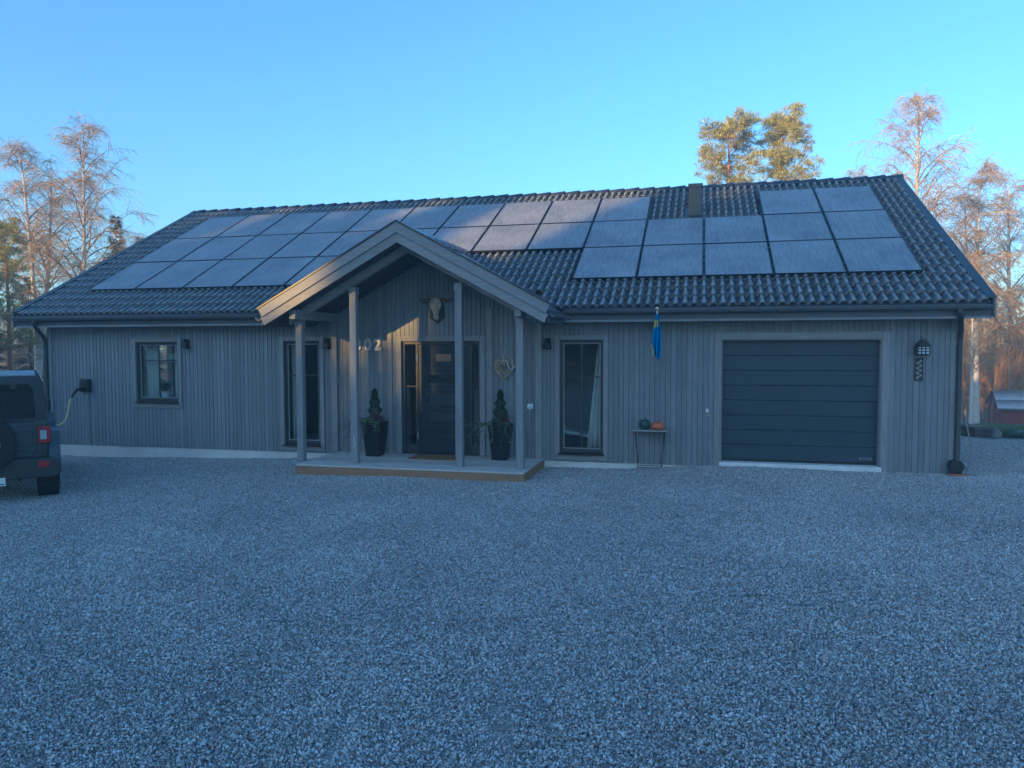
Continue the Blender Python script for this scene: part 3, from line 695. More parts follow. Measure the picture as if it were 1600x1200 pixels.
e = hthing('charging_box', 'black electric car charging box on the cladding near the left corner', 'charger', 16.02, 0, 1.265)
MB().box(-.115, .115, -.10, -.001, -.13, .13).build('housing', M['black'], e, bevel=.02)
MB().box(-.085, .06, -.108, -.1005, -.03, .11).build('front_cover', M['metal_dark'], e, bevel=.006)
m = MB(); m.tube([(0, -.1, -.06), (0, -.14, -.06)], .04, 14); m.build('socket', M['black'], e, smooth=True)
m = MB(); m.tube([(.03, -.02, -.13), (.03, -.02, -1.22)], .011, 8); m.build('conduit', M['frame_pale'], e)

w0 = hw(16.02, -.15, 1.205)
m = MB(); cpts = [hw(16.02, -.145, 1.205), hw(16.05, -.24, 1.18), hw(16.09, -.28, 1.11), hw(16.13, -.31, 1.02), hw(16.16, -.34, .86), hw(16.17, -.37, .70), hw(16.20, -.41, .57), hw(16.30, -.50, .47), hw(16.46, -.66, .40), hw(16.62, -.9, .36), hw(16.70, -1.3, .44), hw(16.65, -1.72, .70)]
def smooth_path(p, k=5):
    p = [Vector(q) for q in p]; out = []
    for i in range(len(p)-1):
        a, b, c, d = p[max(i-1, 0)], p[i], p[i+1], p[min(i+2, len(p)-1)]
        for j in range(k):
            t = j/k; out.append(.5*((2*b)+(c-a)*t+(2*a-5*b+4*c-d)*t*t+(3*b-a-3*c+d)*t**3))
    return out+[p[-1]]
cb = thing('charging_cable', 'pale yellow charging cable drooping from the wall box to the parked car', 'cable', w0, 0)
m.tube([q-w0 for q in smooth_path(cpts)], .018, 8); m.build('cord', M['yellow'], cb, smooth=True)
m = MB(); m.tube([q-w0 for q in smooth_path(cpts[:4])], [.032]*3+[.028]*8+[.02]*5, 10); m.build('plug', M['black'], cb, smooth=True)

# house number
def digit_mesh(ch, size):
    c = bpy.data.curves.new('digit', 'FONT'); c.body = ch; c.size = size; c.extrude = .010; c.offset = .012; c.align_x = 'CENTER'
    o = bpy.data.objects.new('tmp', c); col.objects.link(o); dg = bpy.context.evaluated_depsgraph_get(); dg.update()
    me = bpy.data.meshes.new_from_object(o.evaluated_get(dg)); bpy.data.objects.remove(o); me.materials.clear(); me.materials.append(M['digit']); return me
e = hthing('house_number', 'metal house number 302 on the cladding left of the front door', 'house number', 9.80, -.001, 1.98)
for ch, u in (('3', 10.00), ('0', 9.80), ('2', 9.61)):
    link('digit', digit_mesh(ch, .285), e, loc=(9.80-u, -.022, 0), rot=(math.pi/2, 0, 0))

# skull with horns over the door
e = hthing('animal_skull', 'bleached horned cattle skull hung on the cladding above the front door', 'skull', 8.45, -.02, 2.72)
m = MB(); rings = [(.20, .05, .03, .05), (.185, .085, .05, .06), (.13, .10, .065, .075), (.07, .115, .07, .085), (.02, .10, .065, .085), (-.04, .068, .05, .075), (-.10, .05, .042, .065), (-.15, .05, .038, .055), (-.185, .04, .03, .045), (-.20, .02, .015, .04)]
n = 16; vs = []
for z, wx, wy, yc in rings:
    for j in range(n):
        t = 2*math.pi*j/n; x, y = wx*math.cos(t), -yc+wy*math.sin(t)
        if abs(z-.05) < .06 and math.sin(t) < -.1 and .35 < abs(math.cos(t)) < .95: x *= .72; y += .05     # eye sockets
        if z < -.12 and math.sin(t) < -.6: y += .03                                                        # nasal opening
        vs.append((x, y, z))
k = len(rings)
m.add(vs, [(i*n+j, (i+1)*n+j, (i+1)*n+(j+1) % n, i*n+(j+1) % n) for i in range(k-1) for j in range(n)]+[tuple(range(n)), tuple(range(k*n-1, (k-1)*n-1, -1))])
m.build('cranium', M['bone'], e, smooth=True)
for s in (-1, 1):
    m = MB(); m.tube(smooth_path([(s*.06, -.06, .15), (s*.14, -.07, .155), (s*.22, -.08, .13), (s*.29, -.10, .16), (s*.32, -.11, .21)], 3), [.034, .034, .033, .032, .031, .030, .028, .025, .022, .018, .014, .009, .004], 9); m.build('horn', M['horn'], e, smooth=True)
m = MB(); m.prism([(-.11, .12), (.11, .12), (.15, -.16), (0, -.27), (-.15, -.16)], -.0185, .0175, 'y'); m.build('mount_board', M['signwood'], e, bevel=.006)

# wicker heart
e = hthing('wicker_heart', 'heart shaped wicker wreath with white ribbon hanging right of the front door', 'wreath', 7.20, -.03, 1.66)
m = MB()
def heart(t, k): return (.185*k*math.sin(t)**3, (.150*math.cos(t)-.058*math.cos(2*t)-.023*math.cos(3*t)-.012*math.cos(4*t))*k*1.15)
for q in range(60):
    k = rnd.uniform(.80, 1.03) if q < 30 else rnd.uniform(.3, .95); ph = rnd.uniform(0, 6.28); ln = 6.3 if q < 30 else rnd.uniform(1.6, 4.5); pts = []
    for i in range(20):
        t = ph+ln*i/19; x, z = heart(t, k*(1+.05*math.sin(i*1.9+q))); pts.append((x+rnd.uniform(-.006, .006), -.03+rnd.uniform(-.03, .018), z+rnd.uniform(-.006, .006)))
    m.tube(pts, rnd.uniform(.0035, .006), 4)
m.build('woven_stems', M['wicker'], e)
m = MB(); m.tube(smooth_path([(0, -.03, .10), (-.015, -.03, .16), (.0, -.02, .25), (.0, -.005, .33)], 4), .004, 5)
m.tube(smooth_path([(-.03, -.06, .12), (.02, -.065, .14), (.06, -.07, .11), (.09, -.07, .02), (.12, -.06, -.02), (.17, -.05, .0), (.21, -.05, .04)], 4), .008, 6)
m.build('ribbon', M['white'], e, smooth=True)
# nail for the wreath string
# white outlet on the wall by the right half post
e = hthing('outdoor_socket', 'small white outdoor socket with plug beside the right porch post', 'socket', 6.74, -.001, .99)
MB().box(-.045, .055, -.06, -.001, -.045, .045).build('socket_box', M['white'], e, bevel=.008)
m = MB(); m.tube([(.02, -.06, -.01), (.02, -.10, -.01)], .026, 12); m.tube(smooth_path([(.02, -.1, -.01), (.03, -.13, -.03), (.02, -.11, -.07), (.0, -.07, -.075)], 4), .009, 6); m.build('plug', M['white'], e, smooth=True)
e = hthing('wall_switch', 'small grey key switch box left of the garage door', 'switch', 3.73, -.001, .95)
MB().box(-.035, .035, -.035, -.001, -.065, .065).build('switch_box', M['frame_pale'], e, bevel=.006)
MB().box(-.018, .018, -.042, -.0355, -.005, .04).build('key_cover', M['white'], e, bevel=.003)
MB().box(-.012, .012, -.040, -.0355, -.045, -.02).build('key_slot', M['black'], e)

# lantern shaped like a little house
e = LAN = hthing('house_lantern', 'black house shaped lantern with pale panes on the wall right of the garage', 'lantern', .525, -.03, 1.90)
m = MB(); W, D, H_ = .10, .10, .15
for x in (-W, -.035, .03, W):
    for y in (-D*2, -.004): m.box(x-.008, x+.008, y, y+.012, 0, H_)
for z in (0, .05, .10, H_-.01): m.box(-W, W, -D*2-.001, -D*2+.011, z, z+.012)
m.box(-W, W, -D*2, .008, -.012, .0); m.box(-W, -W+.008, -D*2+.012, -.004, .07, .08); m.box(W-.008, W, -D*2+.012, -.004, .07, .08)
m.build('lantern_frame', M['iron'], e)
m = MB(); m.prism([(-W-.025, H_), (W+.025, H_), (.02, H_+.12), (-.02, H_+.12)], -D*2-.02, .015, 'y'); m.box(.045, .07, -.12, -.095, H_+.02, H_+.13); m.build('lantern_roof', M['iron'], e)
for x0, x1 in ((-.09, -.045), (-.025, .02), (.04, .09)):
    for z0, z1 in ((.015, .047), (.065, .097), (.115, .137)): MB().box(x0, x1, -D*2+.012, -D*2+.016, z0, z1).build('pane', M['paper'], e)
m = MB(); m.tube([(W-.02, -.03, H_+.06), (W+.05, -.03, H_+.10)], .006, 6); m.tube([(0, -.1, H_+.12), (0, -.1, H_+.16), (0, .02, H_+.16)], .006, 6); m.build('hook', M['iron'], e)
LAN.scale = (.85, .85, .85)
e = hthing('hanging_plaque', 'narrow dark plaque with pale scrollwork under the house shaped lantern', 'plaque', .545, -.003, 1.68)
MB().box(-.06, .06, -.02, .0, -.19, .165).build('plaque_board', M['signwood'], e, bevel=.004)
m = MB(); pts = [(.035*math.sin(i*1.05), -.026, .14-i*.0125) for i in range(25)]; m.tube(smooth_path(pts, 2), .008, 6); m.build('scrollwork', M['letter'], e, smooth=True)

# flag on an angled pole
fb = hw(4.545, -.03, 2.12); e = thing('flag_pole', 'short wall mounted pole with drooping blue and yellow flag', 'flag', fb, -ANG)
tip = Vector((.02, -.62, .50))
m = MB(); m.tube([(0, 0, 0), tip], .012, 8); m.build('pole', M['white'], e, smooth=True)
m = MB(); m.lathe([(.001, -.034), (.02, -.028), (.034, 0), (.028, .02), (.001, .034)], 14, tip+Vector((0, -.01, .015))); m.build('ball', M['gold'], e, smooth=True)
m = MB(); m.box(-.03, .03, .0, .028, -.08, .06); m.tube([(0, .02, -.02), tip*.12], .02, 8); m.build('bracket', M['black'], e)
m = MB(); nr_, nc_ = 26, 13; vs = []
for i in range(nr_+1):
    t = i/nr_
    for j in range(nc_+1):
        q = j/nc_; wd = .045+.115*math.sin(min(1, t*1.15)*math.pi*.62); ctr = tip*(.93-.25*t*.3)
        x = ctr.x+(q-.5)*wd*(1-.25*max(0, t-.8)*5)-.02*t; y = ctr.y+.03+.042*math.sin(q*17+t*1.5)*(.35+t)+.18*t*.3; z = ctr.z-.03-t*(.62+.10*(q-.2)*(1 if t > .7 else 0))-.05*abs(q-.5)*t
        vs.append((x, y, z))
for i in range(nr_):
    for j in range(nc_):
        ye = (4 <= i <= 7 and j in (1, 2, 3, 4, 7, 8)) or (i == 8 and j in (1, 2)) or (19 <= i <= 25 and j <= 1) or (22 <= i and j == 2)
        m.add([vs[i*(nc_+1)+j], vs[i*(nc_+1)+j+1], vs[(i+1)*(nc_+1)+j+1], vs[(i+1)*(nc_+1)+j]], [(0, 1, 2, 3)], 1 if ye else 0)
fl = m.build('cloth', [M['flagblue'], M['flagyellow']], e)
sd = fl.modifiers.new('t', 'SOLIDIFY'); sd.thickness = .002

# shelf table with pumpkins
e = hthing('shelf_table', 'small grey topped shelf on thin bent metal legs against the wall', 'table', 4.66, -.16, -.03)
MB().box(-.29, .29, -.15, .135, .655, .675).build('top', M['shelf'], e, bevel=.004)
for s in (-1, 1):
    m = MB(); m.tube(smooth_path([(s*.24, -.12, .655), (s*.22, -.10, .45), (s*.19, -.05, .2), (s*.20, .06, .0)], 4), .005, 6); m.build('leg', M['iron'], e)
    m = MB(); m.tube([(s*.24, .12, .655), (s*.20, .12, .0)], .005, 6); m.build('leg', M['iron'], e)
m = MB(); m.tube([(-.20, .06, .02), (.20, .06, .02)], .006, 6); m.tube([(-.20, .12, .05), (.20, .12, .05)], .006, 6); m.build('stretcher', M['iron'], e)
def pumpkin(u, v, r_, hh, mt, lab, nl=10):
    e = hthing('pumpkin', lab, 'pumpkin', u, v, .645)
    m = MB(); nj = 40; prof = [(.25, .04), (.62, .06), (.88, .22), (1.0, .5), (.92, .76), (.66, .94), (.34, .98), (.10, .90)]; vs = []
    for a_, b_ in prof:
        for j in range(nj):
            t = 2*math.pi*j/nj; k = 1-.10*(1-abs(math.sin(t*nl/2)))**2*a_; vs.append((a_*r_*k*math.cos(t), a_*r_*k*math.sin(t), b_*hh))
    m.add(vs, [(i*nj+j, i*nj+(j+1) % nj, (i+1)*nj+(j+1) % nj, (i+1)*nj+j) for i in range(len(prof)-1) for j in range(nj)]+[tuple(range(nj-1, -1, -1)), tuple(range((len(prof)-1)*nj, len(prof)*nj))])
    m.build('body', mt, e, smooth=True)
    m = MB(); m.tube([(0, 0, hh*.88), (.005, 0, hh*1.05), (.02, -.005, hh*1.18)], [.016, .012, .013], 7); m.build('stem', M['stem'], e, smooth=True)
pumpkin(4.525, -.18, .118, .135, M['orange'], 'orange ribbed pumpkin on the wall shelf')
pumpkin(4.745, -.17, .10, .17, M['greenp'], 'dark green squash on the wall shelf left of the orange pumpkin', 8)

# planters with dwarf conifers
def planter(u, v, lab, ivyside, sd):
    r2 = random.Random(sd); e = hthing('planter', lab, 'planter', u, v, .086)
    m = MB(); b0, b1, hh = .125, .185, .62
    m.add([(-b0, -b0, 0), (b0, -b0, 0), (b0, b0, 0), (-b0, b0, 0), (-b1, -b1, hh), (b1, -b1, hh), (b1, b1, hh), (-b1, b1, hh), (-b1+.02, -b1+.02, hh), (b1-.02, -b1+.02, hh), (b1-.02, b1-.02, hh), (-b1+.02, b1-.02, hh), (-b1+.03, -b1+.03, hh-.06), (b1-.03, -b1+.03, hh-.06), (b1-.03, b1-.03, hh-.06), (-b1+.03, b1-.03, hh-.06)],
          [(0, 3, 2, 1)]+[(i, (i+1) % 4, (i+1) % 4+4, i+4) for i in range(4)]+[(i+4, (i+1) % 4+4, (i+1) % 4+8, i+8) for i in range(4)]+[(i+8, (i+1) % 4+8, (i+1) % 4+12, i+12) for i in range(4)]+[(12, 13, 14, 15)])
    m.build('pot', M['pot'], e, bevel=.006)
    m = MB()
    for i in range(2600):
        t = r2.random()**.8; z = hh-.05+t*.62; rr = .155*(1-t)**.75*(.85+.3*math.sin(z*40+r2.random()))+.012
        th = r2.uniform(0, 6.283); q = rr*math.sqrt(r2.uniform(.35, 1)); p = Vector((q*math.cos(th), q*math.sin(th), z))
        d = Vector((math.cos(th), math.sin(th), r2.uniform(.4, 1.8))).normalized()*r2.uniform(.02, .042); s = d.cross(Vector((r2.uniform(-1, 1), r2.uniform(-1, 1), r2.uniform(-1, 1)))).normalized()*r2.uniform(.004, .008)
        m.add([p-s, p+s, p+d], [(0, 1, 2)])
    m.build('dwarf_conifer', M['thuja'], e)
    m = MB(); m.tube([(0, 0, hh-.1), (0, 0, hh+.3)], .012, 6); m.build('stem', M['log'], e)
    m = MB()
    for i in range(170):
        x = r2.gauss(.09, .04); y = r2.gauss(-.10, .04); z = hh-.03; hgt = r2.uniform(.08, .19)
        p = Vector((x, y, z)); d = Vector((r2.uniform(-.05, .05), r2.uniform(-.05, .05), hgt)); 
        for q in range(4):
            c = p+d*(.4+.2*q); s = Vector((r2.uniform(-1, 1), r2.uniform(-1, 1), r2.uniform(-.5, .5))).normalized()*.008; m.add([c-s, c+s, c+Vector((0, 0, .018))], [(0, 1, 2)])
    m.build('heather', M['heather'], e)
    m = MB(); mi = MB()
    for q in range(11):
        x0, y0 = r2.uniform(-.17, .17) if q > 5 else -.15, -.17 if q > 3 else r2.uniform(-.16, .1)
        L_ = r2.uniform(.15, .48); side = ivyside*r2.uniform(.1, .55) if q < 6 else r2.uniform(-.15, .15); pts = []
        for i in range(8):
            t = i/7; pts.append((x0+side*t*(1 if q < 6 else .5)+.02*math.sin(i+q), y0-.05*math.sin(t*3)-.02, hh+.01+.05*math.sin(t*2.6)-L_*t*t))
        mi.tube(pts, .0022, 4)
        for i in range(1, 8):
            for k_ in range(3):
                c = Vector(pts[i])+Vector((r2.uniform(-.03, .03), r2.uniform(-.03, .0), r2.uniform(-.03, .03))); a_ = Vector((r2.uniform(-1, 1), r2.uniform(-.5, .2), r2.uniform(-1, 1))).normalized()*r2.uniform(.014, .026); b_ = a_.cross(Vector((r2.uniform(-.4, .4), -1, r2.uniform(-.4, .4)))).normalized()*a_.length*.85
                m.add([c-a_*.6, c+b_*.8, c+a_, c-b_*.8], [(0, 1, 2, 3)])
    iv = m.build('ivy', M['ivy'], e); mi.build('vine', M['stem'], iv)
planter(9.50, -.42, 'tall black planter with dwarf conifer left of the front door under the house number', -1, 3)
planter(7.19, -.36, 'tall black planter with dwarf conifer and trailing ivy right of the front door', -1, 4)
m = MB(); m.box(-.45, .45, -.26, .26, 0, .018); tag(m.build('doormat', M['coir'], None, bevel=.005, loc=hw(8.33, -.42, .087), rot=(0, 0, -ANG)), 'brown coir doormat on the porch deck before the front door', 'doormat')
# pale scratch mark left by a string on the second post
e = hthing('white_string', 'short white string tied to the second porch post from the left', 'string', 9.47, -1.345, .46)
m = MB(); m.tube(smooth_path([(.0, -.0, .11), (.012, -.006, .06), (-.004, -.004, .02), (.016, -.008, -.03), (.006, -.004, -.09)], 4), .005, 5); m.build('strand', M['white'], e, smooth=True)

# hose reel, hose and brick at the right corner
e = hthing('hose_holder', 'dark hose reel standing at the foot of the right downpipe', 'hose reel', -.02, -.06, .03)
m = MB(); m.lathe([(.09, -.10), (.10, -.095), (.10, -.085), (.05, -.08), (.05, .02), (.10, .025), (.10, .035), (.09, .04)], 22, (-.05, -.06, .16), 'y'); m.build('reel', M['black'], e, smooth=False)
m = MB(); m.box(-.15, .05, -.14, .0, 0, .04); m.box(-.13, -.11, -.12, -.02, .04, .24); m.box(.01, .03, -.12, -.02, .04, .24); m.build('stand', M['black'], e)
h0 = hw(-.13, -.08, .03); e = thing('garden_hose', 'grey garden hose hanging down by the right corner of the house', 'hose', h0, 0)
hp = [hw(-.05, .03, 1.05), hw(-.12, .0, .95), hw(-.16, -.04, .70), hw(-.20, -.06, .45), hw(-.18, -.08, .20), hw(-.12, -.12, .08), hw(-.22, -.2, .05), hw(-.3, -.1, .045), hw(-.22, -.02, .05)]
m = MB(); m.tube([q-h0 for q in smooth_path(hp)], .012, 8); m.build('hose_pipe', M['hose'], e, smooth=True)
m = MB(); m.tube([q-h0 for q in (hw(-.05, .03, 1.05), hw(-.02, .035, 1.10), hw(.0, .03, 1.12))], .014, 8); m.build('hose_coupling', M['black'], e, smooth=True)
tag(MB().box(-.11, .11, -.055, .055, -.03, .05).build('loose_brick', M['terracotta'], None, bevel=.006, loc=hw(.03, -.20, .03), rot=(0, 0, -.1)), 'reddish brick lying on the gravel under the right downpipe', 'brick')

# ------------------------------------------------------------------ things seen through the windows
def curtain(name, u0, u1, z0, z1, v, lab, taper=0.0):
    m = MB(); n = 26; vs = []
    for zi in range(7):
        t = zi/6
        for i in range(n+1):
            q = i/n; u = u0+(u1-u0)*q*(1-taper*t); vs.append((-u+u0, .035*math.sin(q*22), z0+(z1-z0)*t))
    m.add(vs, [(a*(n+1)+i, a*(n+1)+i+1, (a+1)*(n+1)+i+1, (a+1)*(n+1)+i) for a in range(6) for i in range(n)])
    o = m.build(name, M['curtain'], None, smooth=True, loc=hw(u0, v, 0), rot=(0, 0, -ANG)); sd = o.modifiers.new('t', 'SOLIDIFY'); sd.thickness = .003
    tag(o, lab, 'curtain')
curtain('curtain', 5.48, 5.78, .2, 2.15, .27, 'long pale curtain gathered at the right side of the right tall window', .65)
curtain('curtain', 11.53, 11.30, .2, 2.15, .27, 'long pale curtain at the left side of the left tall window')
curtain('curtain', 14.80, 14.52, .97, 2.12, .26, 'pale short curtain at the left side of the small window')
curtain('curtain', 13.90, 14.14, .97, 2.12, .26, 'pale short curtain at the right side of the small window')
e = hthing('window_plant', 'green leafy house plant on the sill inside the small window', 'house plant', 14.42, .32, 1.0)
m = MB(); m.lathe([(.05, 0), (.07, .01), (.085, .14), (.075, .14), (.07, .12)], 16); m.build('pot', M['interior'], e, smooth=True)
m = MB(); r2 = random.Random(5)
for i in range(70):
    th = r2.uniform(0, 6.28); el = r2.uniform(.2, 1.3); L_ = r2.uniform(.10, .20); d = Vector((math.cos(th)*math.cos(el), math.sin(th)*math.cos(el), math.sin(el))); p = Vector((0, 0, .13)); c = p+d*L_; s = d.cross(Vector((0, 0, 1))).normalized()*.016
    m.add([p, c-s, c+d*.07-Vector((0, 0, .03)), c+s], [(0, 1, 2, 3)])
m.build('leaves', M['leaf_in'], e)
MB().box(-14.83, -13.86, .205, .48, .965, .995).build('inner_sill', M['white'], house)
e = hthing('window_lamp', 'pale shaded lamp hanging inside the small window', 'lamp', 14.42, .55, 1.82)
m = MB(); m.lathe([(.09, -.09), (.09, .09), (.085, .09), (.085, -.09)], 18); m.build('lamp_shade', M['curtain'], e, smooth=True); m = MB(); m.tube([(0, 0, .05), (0, 0, .68)], .004, 5); m.build('cord', M['white'], e)
e = hthing('red_star', 'red paper star hanging inside the small window on the right', 'decoration', 14.08, .50, 1.70)
m = MB(); c0 = [Vector((0, -.06, 0)), Vector((0, .06, 0))]; ring = [Vector(((.17 if i % 2 == 0 else .075)*math.sin(i*math.pi/5), 0, (.17 if i % 2 == 0 else .075)*math.cos(i*math.pi/5))) for i in range(10)]
m.add(c0+ring, [(0, 2+i, 2+(i+1) % 10) for i in range(10)]+[(1, 2+(i+1) % 10, 2+i) for i in range(10)]); m.build('star_body', M['red'], e)
e = hthing('sill_box', 'dark little box on the sill inside the small window', 'box', 14.62, .34, .995); MB().box(-.06, .06, -.05, .05, 0, .12).build('box_body', M['black'], e, bevel=.004)
e = hthing('sill_candlestick', 'white candlestick on the sill inside the small window', 'candlestick', 14.0, .36, .995)
m = MB(); m.lathe([(.045, 0), (.045, .012), (.012, .03), (.012, .10), (.025, .11), (.012, .115), (.012, .24), (.003, .245)], 14); m.build('candle_stand', M['white'], e, smooth=True)
e = hthing('garden_chair', 'chair with thin steel frame standing inside the right tall window', 'chair', 5.98, .75, .10)
m = MB(); m.add([(-.28, -.2, .42), (.2, -.2, .36), (.2, .25, .36), (-.28, .25, .42), (-.42, -.2, .82), (-.42, .25, .82)], [(0, 1, 2, 3), (4, 0, 3, 5)]); q = m.build('seat', M['curtain'], e); sd = q.modifiers.new('t', 'SOLIDIFY'); sd.thickness = .06
m = MB()
for y in (-.22, .27): m.tube(smooth_path([(-.40, y, .85), (-.26, y, .38), (.26, y, .34), (.05, y, .02), (-.3, y, .02)], 4), .012, 8)
m.build('frame', M['chrome'], e, smooth=True)

# ------------------------------------------------------------------ parked off-road car, seen from behind
def car():
    hd = R(32); base = Vector((-7.30, 10.45, 0)); base.z = gz(-6.6, 10.8)-.02
    e = thing('parked_car', 'dark boxy off-road car with spare wheel on its tailgate, parked at the left', 'car', base, hd)
    TK = .20                                            # tailgate plane
    body = MB()
    # tub
    for z0, z1, w0, w1 in ((.58, 1.15, .80, .80),):
        body.prism([(-w0, z0), (w0, z0), (w1, z1), (-w1, z1)], TK, 2.95, 'y')
    body.prism([(-.60, .62), (.60, .62), (.62, 1.12), (-.62, 1.12)], 2.95, 4.05, 'y')     # bonnet
    b = body.build('body', M['carpaint'], e, bevel=.03)
    # hard top (tapered), roof with frost
    m = MB(); H0, H1 = 1.152, 1.80
    def sec(y, w0, w1, zt): return [(-w0, y, H0), (w0, y, H0), (w0-.045, y+.0, 1.62), (w1, y+.03, zt), (-w1, y+.03, zt), (-w0+.045, y, 1.62)]
    A_ = sec(TK, .79, .66, H1); B_ = sec(2.35, .79, .66, H1+.02)
    rear = sec(TK, .79, .66, H1)
    # rear face as a frame around the glass
    gx0, gx1, gz0, gz1 = -.64, .64, 1.20, 1.69
    outer_ = rear; inner = [(gx0, TK, gz0), (gx1, TK, gz0), (gx1-.02, TK, 1.60), (gx1-.07, TK, gz1), (gx0+.07, TK, gz1), (gx0+.02, TK, 1.60)]
    m.add(outer_+inner, [(i, (i+1) % 6, (i+1) % 6+6, i+6) for i in range(6)])
    m.add(A_+B_, [(i, i+6, (i+1) % 6+6, (i+1) % 6) for i in range(6)]+[(6, 7, 8, 9, 10, 11)])
    top = m.build('hard_top', M['carblack'], e, bevel=.012)
    MB().add([(p[0], p[1]+.012, p[2]) for p in inner]+[(p[0], p[1]+.018, p[2]) for p in inner], [(0, 1, 2, 3, 4, 5), (11, 10, 9, 8, 7, 6)]+[(i, i+6, (i+1) % 6+6, (i+1) % 6) for i in range(6)]).build('rear_window', M['carglass'], top)
    MB().prism([(-.66, H1+.002), (.66, H1+.002), (.64, H1+.03), (-.64, H1+.03)], TK+.02, 2.4, 'y').build('frosty_roof', M['frost'], top, bevel=.01)
    for sx in (-1, 1):
        MB().prism([(TK+.25, 1.22), (1.5, 1.22), (1.5, 1.62), (TK+.30, 1.62)], sx*.795-.004, sx*.795+.004, 'x').build('side_window', M['carglass'], top)
        MB().box(min(sx*.62, sx*.79), max(sx*.62, sx*.79), TK-.03, TK+.0, 1.10, 1.165).build('belt_trim', M['carpaint'], top, bevel=.008)
    MB().box(-.09, .09, TK-.04, TK+.06, 1.66, 1.78).build('brake_lamp_pod', M['carblack'], top, bevel=.015)
    m = MB(); m.box(.34, .42, TK-.035, TK, 1.62, 1.74); m.build('window_hinge', M['carblack'], top, bevel=.01)
    m = MB(); m.tube([(.0, TK-.02, 1.24), (.3, TK-.03, 1.21), (.5, TK-.02, 1.24)], .009, 6); m.build('wiper', M['carblack'], top)
    # tailgate with hinges
    m = MB(); m.box(-.60, .60, TK-.018, TK+.002, .64, 1.135); tg_ = m.build('tailgate', M['carpaint'], e, bevel=.01)
    for z in (1.035, .755):
        m = MB(); m.prism([(.30, z-.035), (.56, z-.02), (.64, z-.045), (.70, z-.04), (.70, z+.04), (.64, z+.045), (.56, z+.02), (.30, z+.035)], TK-.045, TK-.019, 'y'); m.tube([(.635, TK-.05, z-.055), (.635, TK-.05, z+.055)], .016, 8); m.build('hinge', M['carpaint'], tg_, bevel=.006)
    m = MB(); m.box(-.57, -.45, TK-.05, TK-.02, .93, .97); m.build('tailgate_handle', M['carblack'], tg_, bevel=.008)
    # tail lights
    for sx in (-1, 1):
        t_ = part_empty('tail_light', e, (sx*.735, TK, .965)); w_ = .085
        MB().box(-w_, w_, -.055, .03, -.135, .125).build('housing', M['carblack'], t_, bevel=.012)
        m = MB(); m.box(-w_+.008, w_-.008, -.072, -.0555, .06, .115); m.box(-w_+.008, w_-.008, -.072, -.0555, -.125, -.075); m.box(w_-.05, w_-.008, -.072, -.0555, -.0745, .0595); m.box(-w_+.008, -w_+.035, -.072, -.0555, -.0745, .0595); m.build('red_lens', M['taillight'], t_, bevel=.004)
        MB().box(-w_+.036, w_-.051, -.066, -.0555, -.074, .059).build('clear_lens', M['lens'], t_, bevel=.003)
    # bumper, plate, reflectors
    m = MB(); m.prism([(-.93, .42), (-.86, .36), (.86, .36), (.93, .42), (.93, .60), (.90, .64), (-.90, .64), (-.93, .60)], -.02, TK-.004, 'y'); bu = m.build('bumper', M['carblack'], e, bevel=.02)
    for sx in (-1, 1): MB().box(sx*.72-.07, sx*.72+.07, -.03, -.0205, .505, .60).build('reflector', M['taillight'], bu, bevel=.006)
    pl = MB().box(-.26, .26, -.045, -.0205, .285, .40).build('number_plate', M['white'], e, bevel=.004)
    m = MB(); m.box(.17, .235, -.0475, -.0455, .305, .32); m.build('plate_mark', M['black'], pl)
    MB().box(-.30, .30, -.02, .06, .27, .37).build('plate_bracket', M['carblack'], e, bevel=.008)
    # wheels
    def wheel(x, y, z, r_, w_, spare=False, nm='wheel'):
        wh = part_empty(nm, e, (x, y, z)); ax = 'y' if spare else 'x'
        m = MB(); m.lathe([(r_*.60, -w_/2), (r_*.80, -w_/2-.008), (r_*.95, -w_/2+.006), (r_, -w_/2+.035), (r_, w_/2-.035), (r_*.95, w_/2-.006), (r_*.80, w_/2+.008), (r_*.60, w_/2)], 40, (0, 0, 0), ax)
        nb = 30
        for i in range(nb):
            t = 2*math.pi*i/nb
            for k_, q in ((-1, 0), (1, .5)):
                t2 = t+q*2*math.pi/nb; c, s = math.cos(t2), math.sin(t2); rr = r_+.006; h = .030
                off = k_*(w_/2-.05); vs = []
                for du in (-.045, .045):
                    for dt in (-h, h):
                        for dr in (-.02, .006):
                            R_ = r_+dr; a_, b_ = R_*c-dt*s, R_*s+dt*c; p = (off+du, a_, b_) if ax == 'x' else (b_, off+du, a_); vs.append(p)
                m.add(vs, [(0, 1, 3, 2), (4, 6, 7, 5), (0, 4, 5, 1), (2, 3, 7, 6), (1, 5, 7, 3), (0, 2, 6, 4)])
        m.build('tyre', M['tyre'], wh)
        m = MB(); m.lathe([(r_*.60, -w_/2+.02), (r_*.56, -w_/2+.0), (r_*.52, -w_/2+.05), (.08, -w_/2+.07), (.07, -w_/2+.03), (.01, -w_/2+.03)], 30, (0, 0, 0), ax); m.lathe([(r_*.59, w_/2-.02), (r_*.55, w_/2-.005), (r_*.50, w_/2-.05), (.05, w_/2-.07)], 30, (0, 0, 0), ax)
        m.build('rim', M['carblack'], wh, smooth=False)
        m = MB()
        for i in range(5):
            t = 2*math.pi*i/5+.3; pts = []
            for rr, yy in ((.06, -w_/2+.02), (r_*.3, -w_/2+.0), (r_*.55, -w_/2+.006)):
                a_, b_ = rr*math.cos(t), rr*math.sin(t); pts.append((yy, a_, b_) if ax == 'x' else (b_, yy, a_))
            m.tube(pts, [.032, .026, .034], 6)
        m.build('spoke', M['chrome'], wh, smooth=True)
    RT = .405
    for y in (.62, 3.35):
        for sx in (-1, 1): wheel(sx*.775, y, RT, RT, .27)
    wheel(0, TK-.17, .86, .40, .25, True, 'spare_wheel')
